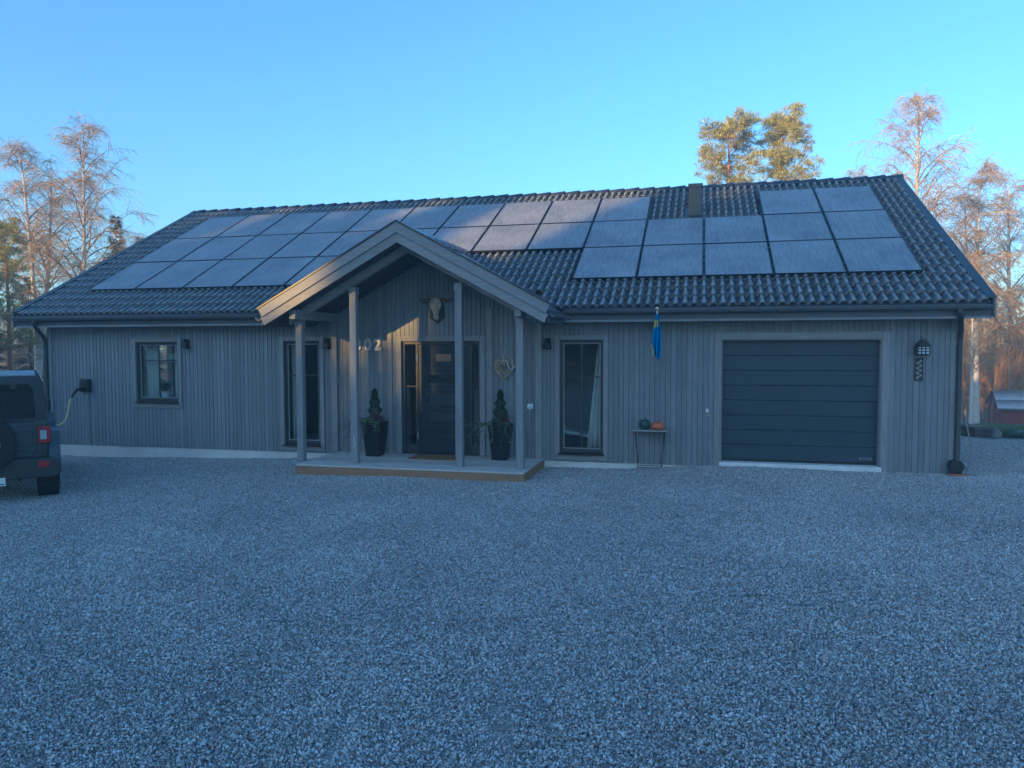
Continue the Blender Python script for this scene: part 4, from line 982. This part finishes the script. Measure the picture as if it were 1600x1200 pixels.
    # flares
    for y in (.62, 3.35):
        for sx in (-1, 1):
            m = MB(); n = 14; vs = []
            for rr, x0, x1 in ((.56, .79, .93), (.50, .79, .935)):
                for i in range(n+1):
                    t = math.pi*(i/n)*1.0; cy = math.cos(t); sz = math.sin(t); k_ = 1.05
                    for x in (x0, x1): vs.append((sx*x, y-cy*rr*k_, RT+.12+sz*(rr-.05)-(.10 if i in (0, n) else 0)))
            st = 2*(n+1)
            fs = []
            for i in range(n):
                a0 = 2*i; fs += [(a0, a0+1, a0+3, a0+2), (st+a0, st+a0+2, st+a0+3, st+a0+1), (a0+1, st+a0+1, st+a0+3, a0+3)]
            m.add(vs, fs); m.build('wheel_arch', M['carpaint'], e, smooth=False)
    # underbody, axle, exhaust, grille end, bonnet glass
    m = MB(); m.box(-.62, .62, .30, 4.0, .42, .60); m.tube([(-.7, .62, RT), (.7, .62, RT)], .05, 8); m.tube([(-.7, 3.35, RT), (.7, 3.35, RT)], .05, 8); m.lathe([(.05, -.13), (.14, -.06), (.14, .06), (.05, .13)], 12, (0.0, .62, RT), 'x'); m.box(.30, .55, .25, .75, .33, .50); m.tube([(.42, .05, .36), (.42, .5, .38)], .032, 8)
    for sx in (-1, 1): m.tube([(sx*.5, .62, RT), (sx*.55, .45, .75)], .03, 6)
    m.build('chassis', M['carblack'], e)
    MB().add([(-.72, 2.38, 1.16), (.72, 2.38, 1.16), (.64, 2.30, 1.76), (-.64, 2.30, 1.76)], [(0, 1, 2, 3)]).build('windscreen', M['carglass'], e)
    MB().box(-.85, .85, 4.06, 4.22, .45, .65).build('front_bumper', M['carblack'], e, bevel=.02)
    for sx in (-1, 1):
        m = MB(); m.lathe([(.09, 0), (.10, .03), (.02, .04)], 16, (sx*.48, 4.05, .92), 'y'); m.build('headlight', M['lens'], e, smooth=True)
        m = MB(); m.box(min(sx*.80, sx*.86), max(sx*.80, sx*.86), 2.2, 2.3, 1.16, 1.36); m.build('mirror', M['carblack'], e, bevel=.03)
    for sx in (-1, 1): MB().box(sx*.35-.12, sx*.35+.12, .95, 1.05, 1.15, 1.42).build('rear_seat', M['carblack'], e, bevel=.04)
car()

# ------------------------------------------------------------------ loose gravel (one uncountable mass)
def stone_patch(seed, n, smin, smax):
    r = np.random.default_rng(seed)
    cube = np.array([(-1, -1, -1), (1, -1, -1), (1, 1, -1), (-1, 1, -1), (-1, -1, 1), (1, -1, 1), (1, 1, 1), (-1, 1, 1)], float)
    faces = np.array([(0, 3, 2, 1), (4, 5, 6, 7), (0, 1, 5, 4), (1, 2, 6, 5), (2, 3, 7, 6), (3, 0, 4, 7)])
    V_ = np.empty((n, 8, 3))
    sz = smin*(smax/smin)**(r.random(n)**1.6)
    q = cube[None]*r.uniform(.45, 1.0, (n, 8, 3))
    q *= np.stack([np.ones(n), r.uniform(.55, 1, n), r.uniform(.4, .8, n)], 1)[:, None, :]
    # random rotations
    u1, u2, u3 = r.random(n), r.random(n)*2*np.pi, r.random(n)*2*np.pi
    a, b, c, d = np.sqrt(1-u1)*np.sin(u2), np.sqrt(1-u1)*np.cos(u2), np.sqrt(u1)*np.sin(u3), np.sqrt(u1)*np.cos(u3)
    Rm = np.stack([1-2*(b*b+c*c), 2*(a*b-c*d), 2*(a*c+b*d), 2*(a*b+c*d), 1-2*(a*a+c*c), 2*(b*c-a*d), 2*(a*c-b*d), 2*(b*c+a*d), 1-2*(a*a+b*b)], 1).reshape(n, 3, 3)
    q = np.einsum('nij,nkj->nki', Rm, q)*sz[:, None, None]*.5
    pos = np.stack([r.uniform(-.505, .505, n), r.uniform(-.505, .505, n), r.uniform(-.002, .012, n)], 1)
    q += pos[:, None, :]
    fs = (faces[None]+np.arange(n)[:, None, None]*8).reshape(-1, 4)
    me = bpy.data.meshes.new('gravel_patch'); me.from_pydata(q.reshape(-1, 3).tolist(), [], fs.tolist()); me.materials.append(M['stone']); me.update()
    return me
def scatter(name, patches, pts, mat_label):
    """one object: a point per square metre, a patch of loose pieces instanced on each point"""
    pc = bpy.data.collections.new(name+'_patches')
    for me in patches: pc.objects.link(bpy.data.objects.new(me.name, me))
    me = bpy.data.meshes.new(name); me.from_pydata(pts, [], []); o = bpy.data.objects.new(name, me); col.objects.link(o)
    at_ = me.attributes.new('turn', 'FLOAT_VECTOR', 'POINT'); rr_ = random.Random(3)
    for i_, (x, y, z) in enumerate(pts):
        nx = Vector((-(gz(x+.4, y)-gz(x-.4, y))/.8, -(gz(x, y+.4)-gz(x, y-.4))/.8, 1)).normalized()
        at_.data[i_].vector = (Vector((0, 0, 1)).rotation_difference(nx).to_matrix() @ Matrix.Rotation(rr_.randint(0, 3)*math.pi/2, 3, 'Z')).to_euler()
    ng = bpy.data.node_groups.new(name, 'GeometryNodeTree'); ng.interface.new_socket('Geometry', in_out='INPUT', socket_type='NodeSocketGeometry'); ng.interface.new_socket('Geometry', in_out='OUTPUT', socket_type='NodeSocketGeometry')
    N = ng.nodes; L = ng.links; gi = N.new('NodeGroupInput'); go = N.new('NodeGroupOutput')
    ip = N.new('GeometryNodeInstanceOnPoints'); ci = N.new('GeometryNodeCollectionInfo'); ci.inputs['Collection'].default_value = pc; ci.inputs['Separate Children'].default_value = True
    ip.inputs['Pick Instance'].default_value = True
    ri = N.new('FunctionNodeRandomValue'); ri.data_type = 'INT'; ri.inputs[4].default_value = 0; ri.inputs[5].default_value = len(patches)-1
    na = N.new('GeometryNodeInputNamedAttribute'); na.data_type = 'FLOAT_VECTOR'; na.inputs['Name'].default_value = 'turn'
    L.new(gi.outputs[0], ip.inputs['Points']); L.new(ci.outputs[0], ip.inputs['Instance']); L.new(ri.outputs[2], ip.inputs['Instance Index']); L.new(na.outputs['Attribute'], ip.inputs['Rotation']); L.new(ip.outputs[0], go.inputs[0])
    md = o.modifiers.new('scatter', 'NODES'); md.node_group = ng
    tag(o, mat_label, None, None, 'stuff'); return o
pts = []
for i in range(-19, 20):
    for j in range(-3, 20):
        x, y = i+.5, j+.5; u, v = uv_of(x, y)
        if v > yard_edge(x, y)-.3: continue
        if .8 < u < LEN-.8 and v > .75: continue
        if y < 1.5 and abs(x) > 6: continue
        pts.append((x, y, gz(x, y)))
scatter('gravel', [stone_patch(s, 9500, .0075, .022) for s in (1, 2, 3, 4)], pts, 'grey crushed stone gravel covering the whole front yard')
# ------------------------------------------------------------------ trees
def nrm(v): return v.normalized() if v.length > 1e-9 else Vector((0, 0, 1))
def birch_mesh(seed, H, r0, lean=(0, 0), crown_from=.22, nprim=46, twig=.006, spread=.30, fork=False, dense=1.0):
    r = random.Random(seed); trunk = MB(); crown = MB()
    def stem(h0, h1, base, ln, rr0):
        pts = []; n = 16; ph = r.uniform(0, 6)
        for i in range(n+1):
            t = i/n; pts.append(Vector((base.x+ln[0]*t+.10*math.sin(ph+t*5)*t, base.y+ln[1]*t+.10*math.cos(ph+t*4)*t, h0+(h1-h0)*t)))
        rad = [max(.012, rr0*(1-t/n)**.85+.01) for t in range(n+1)]
        trunk.tube(pts, rad, 8); return pts, rad
    stems = [stem(-.4, H, Vector((0, 0, 0)), lean, r0)]
    if fork:
        p = stems[0][0][3]; stems.append(stem(p.z, H*.95, p, (lean[0]+H*.10, lean[1]+.4), r0*.75))
    for pts, rad in stems:
        n = len(pts)-1
        for q in range(int(nprim*(1 if len(stems) == 1 else .6))):
            t = crown_from+(1-crown_from)*((q+r.random())/nprim if len(stems) == 1 else r.random()); t = min(t, .985)
            i = t*n; k = int(i); p = pts[k].lerp(pts[min(k+1, n)], i-k); rr = rad[k]
            th = r.uniform(0, 6.283); up = .75+.7*t+r.uniform(-.2, .2)
            L_ = H*spread*(1-t)**.62*r.uniform(.55, 1.1)*(.55+.45*min(1, (t-crown_from+.12)/.22))+.35
            d = nrm(Vector((math.cos(th), math.sin(th), up))); bp = [p]; nb = 7
            for j in range(nb):
                d = nrm(d+Vector((r.uniform(-.16, .16), r.uniform(-.16, .16), -.10*j*.35+r.uniform(-.08, .10)))); bp.append(bp[-1]+d*L_/nb)
            b0 = min(rr*.45, .011*L_+.008); crown.tube(bp, [max(.005, b0*(1-j/(nb+1))) for j in range(nb+1)], 5, 0, False)
            for s in range(int((5+L_*3.2)*dense)):
                tt = r.uniform(.18, 1); ii = tt*nb; kk = min(int(ii), nb-1); sp = bp[kk].lerp(bp[kk+1], ii-kk)
                sd_ = nrm((bp[kk+1]-bp[kk])+Vector((r.uniform(-1, 1), r.uniform(-1, 1), r.uniform(-.5, .7)))*L_/nb*1.5); sl_ = L_*r.uniform(.18, .36)+.15
                s2 = [sp]; dd = sd_
                for j in range(3): dd = nrm(dd+Vector((0, 0, -.16))); s2.append(s2[-1]+dd*sl_/3)
                crown.tube(s2, [.0085, .007, .006, .005], 3, 1, False)
                for w_ in range(int(5*dense)):
                    kk2 = r.randint(0, 2); tp = s2[kk2].lerp(s2[kk2+1], r.random()); dd = nrm(Vector((r.uniform(-1, 1), r.uniform(-1, 1), r.uniform(-.5, .5)))+sd_*.6); tl = r.uniform(.25, .62); t3 = [tp]
                    for j in range(3): dd = nrm(dd+Vector((0, 0, -.50))); t3.append(t3[-1]+dd*tl/3)
                    crown.tube(t3, [twig, twig*.9, twig*.8, twig*.6], 3, 1, False)
    return trunk.mesh('trunk', M['birchbark'], True), crown.mesh('crown', [M['birchdark'], M['birchtwig']])
def tuft(m, c, rad, n, r, length=.16, wid=.012, up=.3, mi=0):
    for _ in range(n):
        d = nrm(Vector((r.gauss(0, 1), r.gauss(0, 1), r.gauss(0, 1)+up))); p = c+d*rad*r.random()**.5*Vector((1, 1, .65)).length/1.5
        p = c+Vector((d.x*rad, d.y*rad, d.z*rad*.6))*r.random()**.45
        e = nrm(d+Vector((r.uniform(-.5, .5), r.uniform(-.5, .5), up)))*length*r.uniform(.6, 1.2); s = nrm(e.cross(Vector((r.uniform(-1, 1), r.uniform(-1, 1), r.uniform(-1, 1)))))*wid
        m.add([p-s, p+s, p+e], [(0, 1, 2)], mi)
def pine_mesh(seed, H, r0, crown_from=.35, spread=2.6, nb=30):
    r = random.Random(seed); trunk = MB(); limb = MB(); pts = []; n = 16; ph = r.uniform(0, 6)
    for i in range(n+1): t = i/n; pts.append(Vector((.22*math.sin(ph+t*4)*t, .22*math.cos(ph+t*3)*t, -.4+(H-.3)*t)))
    trunk.tube(pts, [max(.02, r0*(1-t/n)**.7) for t in range(n+1)], 9)
    cr = MB()
    for q in range(nb):
        t = crown_from+(1-crown_from)*(q+r.random())/nb; t = min(t, .97); i = t*n; k = int(i); p = pts[k].lerp(pts[min(k+1, n)], i-k)
        th = q*2.4+r.uniform(-.5, .5); x = (t-crown_from)/(1-crown_from); L_ = spread*(1-.75*x**1.6)*r.uniform(.55, 1.12)*(.75+.25*min(1, x*5)); d = nrm(Vector((math.cos(th), math.sin(th), .05+.75*x))); bp = [p]
        for j in range(6): d = nrm(d+Vector((r.uniform(-.22, .22), r.uniform(-.22, .22), r.uniform(-.02, .20)))); bp.append(bp[-1]+d*L_/6)
        limb.tube(bp, [max(.012, .045*(1-x*.6)*(1-j/7)) for j in range(7)], 6, 0, False)
        for j in range(2, 7):
            for w_ in range(3 if j < 6 else 3):
                c = bp[j]+Vector((r.gauss(0, .26), r.gauss(0, .26), r.gauss(.10, .12)))*min(1, .5+L_/3)
                limb.tube([bp[j], bp[j].lerp(c, .6)+Vector((0, 0, -.04)), c], [.012, .009, .006], 4, 0, False)
                tuft(cr, c, r.uniform(.15, .29), 88, r, .15, .012, .45)
    for w_ in range(8): tuft(cr, pts[-1]+Vector((r.gauss(0, .22), r.gauss(0, .22), r.uniform(-.5, .25))), .28, 80, r, .15, .011, .6)
    return trunk.mesh('trunk', M['pinebark'], True), limb.mesh('limbs', M['pinebark'], True), cr.mesh('crown', M['needle'])
def spruce_mesh(seed, H, r0, wid, nt_=44, per=9, tri=26, tl=.20, tw=.02):
    r = random.Random(seed); trunk = MB(); trunk.tube([(0, 0, -.4), (.03, .02, H*.5), (0, 0, H)], [r0, r0*.55, .012], 7); cr = MB()
    for q in range(nt_):
        t = .06+.94*(q+r.random())/nt_; z = H*t; L0 = wid*(1-t)**.85+.10
        for b in range(per if t < .85 else 5):
            th = r.uniform(0, 6.283); L_ = L0*r.uniform(.6, 1.12); d = Vector((math.cos(th), math.sin(th), -.18+.5*t)); side = Vector((-math.sin(th), math.cos(th), 0))
            for k in range(int(tri*(.4+.6*L_/max(wid, .1)))+4):
                s = r.random()**.7; p = Vector((0, 0, z))+d*L_*s+Vector((0, 0, -.22*s*L_*s+.10*L_*s**3)); e = nrm(d*r.uniform(.2, 1)+side*r.uniform(-1.1, 1.1)+Vector((0, 0, r.uniform(-.75, .2))))*tl*r.uniform(.6, 1.4); w_ = nrm(e.cross(Vector((r.uniform(-1, 1), r.uniform(-1, 1), 1))))*tw
                cr.add([p-w_, p+w_, p+e], [(0, 1, 2)])
    return trunk.mesh('trunk', M['sprucebark'], True), cr.mesh('crown', M['spruceneedle'])
def sapling_mesh(seed, H):
    r = random.Random(seed); trunk = MB(); cr = MB()
    for s in range(r.randint(1, 3)):
        b = Vector((r.uniform(-.3, .3), r.uniform(-.3, .3), -.3)); ln = Vector((r.uniform(-.9, .9), r.uniform(-.9, .9), H*r.uniform(.7, 1))); pts = [b+ln*t/8+Vector((.08*math.sin(t*1.7+s), .08*math.cos(t*1.3), 0)) for t in range(9)]
        trunk.tube(pts, [.05*(1-t/9)+.008 for t in range(9)], 5, 0, False)
        for q in range(42):
            t = r.uniform(.12, 1)*8; k = min(int(t), 7); p = pts[k].lerp(pts[k+1], t-k); th = r.uniform(0, 6.28); L_ = H*.22*r.uniform(.4, 1.1)*(1.1-t/9); d = nrm(Vector((math.cos(th), math.sin(th), r.uniform(.5, 1.6)))); bp = [p]
            for j in range(4): d = nrm(d+Vector((r.uniform(-.2, .2), r.uniform(-.2, .2), .05))); bp.append(bp[-1]+d*L_/4)
            cr.tube(bp, [.011, .009, .008, .006, .004], 3, 0, False)
            for w_ in range(9):
                kk = r.randint(0, 3); tp = bp[kk].lerp(bp[kk+1], r.random()); dd = nrm(d+Vector((r.uniform(-.9, .9), r.uniform(-.9, .9), r.uniform(-.4, .6)))); l2 = r.uniform(.15, .5); cr.tube([tp, tp+dd*l2*.5, tp+nrm(dd+Vector((0, 0, -.15)))*l2], [.006, .005, .003], 3, 0, False)
    return trunk.mesh('trunk', M['birchdark'], True), cr.mesh('crown', M['saplingtwig'])
def tree(name, meshes, x, y, lab, grp=None, s=1.0, rz=0., z=None, cat='tree', names=('trunk', 'crown')):
    e = thing(name, lab, cat, (x, y, gz(x, y) if z is None else z), rz, grp); e.scale = (s, s, s)
    for nm, me in zip(names, meshes): link(nm, me, e)
    return e
def at(px, depth): return (px-800)/1192.6*depth, depth
def ztop(py, depth): return 2.05+(540.4-py)/1192.6*depth          # height of an image row at a given distance
B = [birch_mesh(21, 12.0, .15, (.3, .2), .20, 54, spread=.34, dense=1.2), birch_mesh(22, 12.0, .15, (.7, 0), .16, 58, spread=.38, dense=1.2), birch_mesh(23, 12.0, .16, (-.4, .3), .24, 62, spread=.36, fork=True, dense=1.2), birch_mesh(24, 12.0, .13, (.2, -.3), .30, 44, spread=.26)]
def put_tree(kind, Hm, px, py, depth, lab, grp=None, rz=0., name='birch_tree', names=('trunk', 'crown'), cat='tree'):
    x, y = at(px, depth); z = gz(x, y); s = (ztop(py, depth)-z)/Hm
    return tree(name, kind, x, y, lab, grp, s, rz, z, cat, names)
put_tree(B[2], 12., 62, 236, 33, 'bare birch with forked pale trunk left of the house, the further left of two', rz=.4)
put_tree(B[1], 12., 118, 207, 31, 'tall bare leaning birch just left of the house roof', rz=.2)
put_tree(B[0], 12., 1422, 160, 36, 'tall bare birch rising behind the right end of the roof ridge')
put_tree(B[3], 12., 1335, 272, 44, 'small bare birch top just showing behind the roof left of the tall birch', rz=2)
put_tree(B[2], 12., 1528, 270, 40, 'bare birch with pale trunk right of the house beside the red shed', rz=1.2)
put_tree(B[1], 12., 1590, 282, 46, 'bare birch at the right edge of the picture behind the red shed', rz=2.5)
put_tree(B[3], 12., 1519, 400, 34, 'slender birch with sunlit orange trunk close to the right house corner', rz=1.9)
P1 = pine_mesh(31, 13., .19, .36, 3.9, 34); P2 = pine_mesh(36, 13., .19, .36, 3.1, 34)
PN = ('trunk', 'limbs', 'crown')
put_tree(P1, 13., 1133, 186, 36, 'sunlit pine behind the roof, the broader left one of the pair', name='pine_tree', names=PN, rz=.5)
put_tree(P2, 13., 1216, 172, 36, 'sunlit pine behind the roof, the taller right one of the pair', name='pine_tree', names=PN, rz=1.1)
S1 = spruce_mesh(41, 10., .12, 1.6, 70, 9, 46, .26, .022); S2 = spruce_mesh(42, 10., .12, 1.4, 74, 9, 44, .26, .022)
put_tree(P2, 13., 14, 338, 30, 'slim young pine at the left edge of the picture beyond the car', name='pine_tree', names=PN, rz=2)
put_tree(S2, 10., 187, 340, 40, 'small dark spruce showing above the left roof slope', name='spruce_tree', rz=1)
for i, (px, py, d, k, lab) in enumerate(((-22, 400, 29, S2, 'dark spruce at the left edge mostly outside the picture'), (48, 432, 34, S1, 'low dark spruce behind the car between the slim pine and the birches'), (88, 455, 37, S2, 'low dark spruce at the foot of the leaning birch'), (225, 372, 46, S1, 'spruce tip just above the roof edge right of the small dark spruce'))):
    put_tree(k, 10., px, py, d, lab, name='spruce_tree', rz=i*1.3)
# sapling thicket at the right
SA = [sapling_mesh(51, 7.), sapling_mesh(52, 7.), sapling_mesh(53, 7.)]
r3 = random.Random(77)
for i in range(34):
    d = r3.uniform(41, 58); px = 1495+r3.random()*150; x, y = at(px, d)
    tree('sapling', SA[i % 3], x, y, 'thin bare sapling in the sunlit thicket behind the red shed', 'saplings in the thicket right of the house', r3.uniform(.8, 1.45), r3.uniform(0, 6), None, 'sapling')
for i in range(14):
    d = r3.uniform(38, 52); px = r3.uniform(-40, 90); x, y = at(px, d)
    tree('sapling', SA[i % 3], x, y, 'thin bare sapling in the undergrowth beyond the car', 'saplings in the undergrowth left of the house', r3.uniform(.6, 1.0), r3.uniform(0, 6), None, 'sapling')
# far wood all round (one mass)
m = MB(); r4 = random.Random(9)
for i in range(520):
    th = r4.uniform(-1.35, 1.35); dd = r4.uniform(62, 105); x, y = dd*math.sin(th), dd*math.cos(th); z = gz(x, y); H = r4.uniform(5.5, 8.5); k = r4.random()
    m.tube([(x, y, z-.4), (x+r4.uniform(-.4, .4), y, z+H)], [.12, .02], 4, 0, False)
    if k < .4:
        for q in range(110):
            t = r4.uniform(.12, 1); w_ = 1.7*(1-t)+.1; a_ = r4.uniform(0, 6.28); p = Vector((x+math.cos(a_)*w_*r4.random(), y+math.sin(a_)*w_*r4.random(), z+H*t)); s = Vector((r4.uniform(-1, 1), r4.uniform(-1, 1), r4.uniform(-.4, .2)))*.35; m.add([p-s*.4, p+Vector((0, 0, .22)), p+s], [(0, 1, 2)], 1)
    else:
        for q in range(70):
            t = r4.uniform(.2, 1); a_ = r4.uniform(0, 6.28); p = Vector((x, y, z+H*t)); L_ = r4.uniform(.5, 1.6)*(1.15-t); e = p+Vector((math.cos(a_)*L_, math.sin(a_)*L_, L_*r4.uniform(.3, 1.4))); m.tube([p, e], [.03, .012], 3, 2, False)
            for w_ in range(2): f = p.lerp(e, r4.random()); m.tube([f, f+Vector((r4.uniform(-.5, .5), r4.uniform(-.5, .5), r4.uniform(0, .7)))], [.018, .008], 3, 2, False)
tag(m.build('far_wood', [M['birchdark'], M['spruceneedle'], M['saplingtwig']]), 'distant mixed wood closing the view behind the house', None, None, 'stuff')

# ------------------------------------------------------------------ red shed, rocks, grass at the right
e = thing('red_shed', 'small red wooden shed with grey corrugated metal roof at the right edge', 'shed', (26.0, 40.4, gz(27, 40.1)-.05), -R(20))
W, D = 4.2, 2.0; ZE, ZR = 1.0, 1.85
wl = part_empty('shed_wall', e)
for i in range(28):
    x0 = W*i/28
    MB().box(x0+.004, x0+W/28-.004, .25+r3.uniform(-.006, .006), .28, 0, ZE+.18).build('plank', M['redwood'], wl)
m = MB(); m.box(.03, W-.03, .285, .33, 0, ZE+.15); m.box(.0, .04, .33, D+.9, 0, ZE+.1); m.box(W-.04, W, .33, D+.9, 0, ZE+.1); m.box(0, W, D+.9, D+.95, 0, ZE+.1); m.prism([(.28, ZE+.1), (D+.9, ZE+.1), (1.2, ZR-.03)], 0, .04, 'x'); m.build('shed_frame', M['redwood'], e)
for j, (t0, t1, dz) in enumerate(((0, .47, .0), (.45, 1.0, .035))):
    m = MB(); n = 90; vs = []
    for t in (t0, t1):
        for i in range(n+1): vs.append((-.2+(W+.4)*i/n, -.05+1.25*t, ZE+.02+(ZR-ZE)*t+dz+.02*math.cos(i*math.pi*.66)))
    m.add(vs, [(i, i+1, n+2+i, n+1+i) for i in range(n)]); o = m.build('roof_sheet', M['tin'], e, smooth=True); sd = o.modifiers.new('t', 'SOLIDIFY'); sd.thickness = .012
m = MB(); m.add([(-.2, 1.2, ZR+.06), (W+.2, 1.2, ZR+.06), (W+.2, D+1.05, ZE+.05), (-.2, D+1.05, ZE+.05)], [(0, 1, 2, 3)]); m.build('rear_roof_sheet', M['tin'], e)
m = MB(); m.box(-.2, W+.2, -.045, -.01, ZE-.08, ZE+.02); m.build('eave_board', M['fascia'], e)
def rock(x, y, s, lab, mt='rock', seed=1, flat=.6):
    r = random.Random(seed); import bmesh
    bm = bmesh.new(); bmesh.ops.create_icosphere(bm, subdivisions=3, radius=1)
    ph = [r.uniform(0, 6) for _ in range(6)]
    for v in bm.verts:
        c = v.co; k = 1+.16*math.sin(c.x*3+ph[0])*math.sin(c.y*3+ph[1])+.10*math.sin(c.z*6+ph[2])*math.sin(c.x*6+ph[3])+.04*math.sin(c.y*13+ph[4]); v.co = Vector((c.x*k*s[0], c.y*k*s[1], c.z*k*s[2]))
    me = bpy.data.meshes.new('boulder'); bm.to_mesh(me); bm.free(); me.materials.append(M[mt]); me.polygons.foreach_set('use_smooth', [True]*len(me.polygons))
    o = bpy.data.objects.new('boulder', me); col.objects.link(o); o.location = (x, y, gz(x, y)+s[2]*.35); tag(o, lab, 'boulder')
rock(11.35, 16.9, (.34, .22, .09), 'low mossy boulder at the gravel edge on the far right', 'rock', 4)
rock(10.55, 16.6, (.14, .13, .15), 'small dark boulder at the gravel edge left of the mossy one', 'rock', 6)
rock(9.95, 17.3, (.22, .13, .04), 'flat dark stone on the grass edge right of the house corner', 'rock', 7)
e = thing('stacked_timber', 'short dark stack of sawn timber on the ground behind the right house corner', 'timber', (10.05, 17.2, gz(10.05, 17.2)), .2)
e.location = (*(lambda p: p)(((1513-800)/1192.6*17.4, 17.4)), gz(10.4, 17.4))
for i in range(3):
    for j in range(2): MB().box(-.11, .11, -.5+0, .5, .01+i*.08, .08+i*.08).build('timber', M['log'], e, bevel=.006, loc=(-.0+(j-.5)*.23, 0, 0))
def grass_patch(seed, n):
    r = random.Random(seed); m = MB()
    for i in range(n):
        p = Vector((r.uniform(-.52, .52), r.uniform(-.52, .52), 0)); th = r.uniform(0, 6.28); h = r.uniform(.05, .16); s = Vector((math.cos(th), math.sin(th), 0))*.006; l = Vector((math.cos(th+1.5), math.sin(th+1.5), 0))*h*r.uniform(.1, .7)
        m.add([p-s, p+s, p+l*.5+Vector((0, 0, h*.7)), p+l+Vector((0, 0, h))], [(0, 1, 2), (0, 2, 3)])
    return m.mesh('grass_patch', M['grass'])
gp = []
for i in range(6, 36):
    for j in range(13, 46):
        x, y = i+.5, j+.5; u, v = uv_of(x, y)
        if v < yard_edge(x, y)-.1 or u > -.2 and v < 11: continue
        if x/y > .76 or x/y < .42: continue
        gp.append((x, y, gz(x, y)))
scatter('grass', [grass_patch(s, 1100) for s in (1, 2)], gp, 'short green and straw coloured lawn beyond the gravel at the right')

# ------------------------------------------------------------------ tree line behind the camera: it stands between the low sun and the yard
PERP = Vector((-SUN_TO.y, SUN_TO.x, 0)); 
if PERP.x < 0: PERP = -PERP
ST = [spruce_mesh(61, 15., .2, 2.5, 66, 12, 46, .42, .085), spruce_mesh(62, 15., .2, 2.4, 66, 12, 46, .42, .085)]
NOTCH = -11.55
r5 = random.Random(15); cnt = 0
for row, dist in enumerate((46., 49.5, 53.)):
    ws = [(NOTCH, 12.75)]
    for sg in (-1, 1):
        w = NOTCH+sg*2.1; first = True
        while -56 < w < 17:
            Ht = 19.0 if first else (18.0+(.7 if w > NOTCH else 0)+r5.uniform(-.3, .7) if w > -25 else 15.3+r5.uniform(-.5, .7))
            ws.append((w, Ht)); w += sg*(1.75+r5.uniform(-.2, .2)+(row*.3 if first else 0)); first = False
    for w, Ht in ws:
        p = SUN_TO*dist+PERP*w
        tree('spruce_tree', ST[cnt % 2], p.x, p.y, 'tall spruce in the row behind the camera that shades the yard', 'spruces behind the camera', Ht/15., r5.uniform(0, 6), gz(p.x, p.y))
        cnt += 1
p = SUN_TO*44.+PERP*(NOTCH+2.9)
tree('birch_tree', B[0], p.x, p.y, 'bare birch standing before the spruce row behind the camera', None, 1.12, .7)

# ------------------------------------------------------------------ haze volume added to lift the shadows like a lens veil
hz = MB(); hz.box(-120, 120, -80, 125, -8, 21.5); ho = hz.build('haze', None); ho.data.materials.clear()
hm = bpy.data.materials.new('veil_haze'); hm.use_nodes = True; t = hm.node_tree; t.nodes.clear()
out = t.nodes.new('ShaderNodeOutputMaterial'); pv = t.nodes.new('ShaderNodeVolumePrincipled'); pv.inputs['Density'].default_value = .004; pv.inputs['Anisotropy'].default_value = .65; pv.inputs['Color'].default_value = (.78, .90, 1, 1)
t.links.new(pv.outputs[0], out.inputs['Volume']); ho.data.materials.append(hm); tag(ho, 'thin haze added in place of the lens veil', None, None, 'stuff')
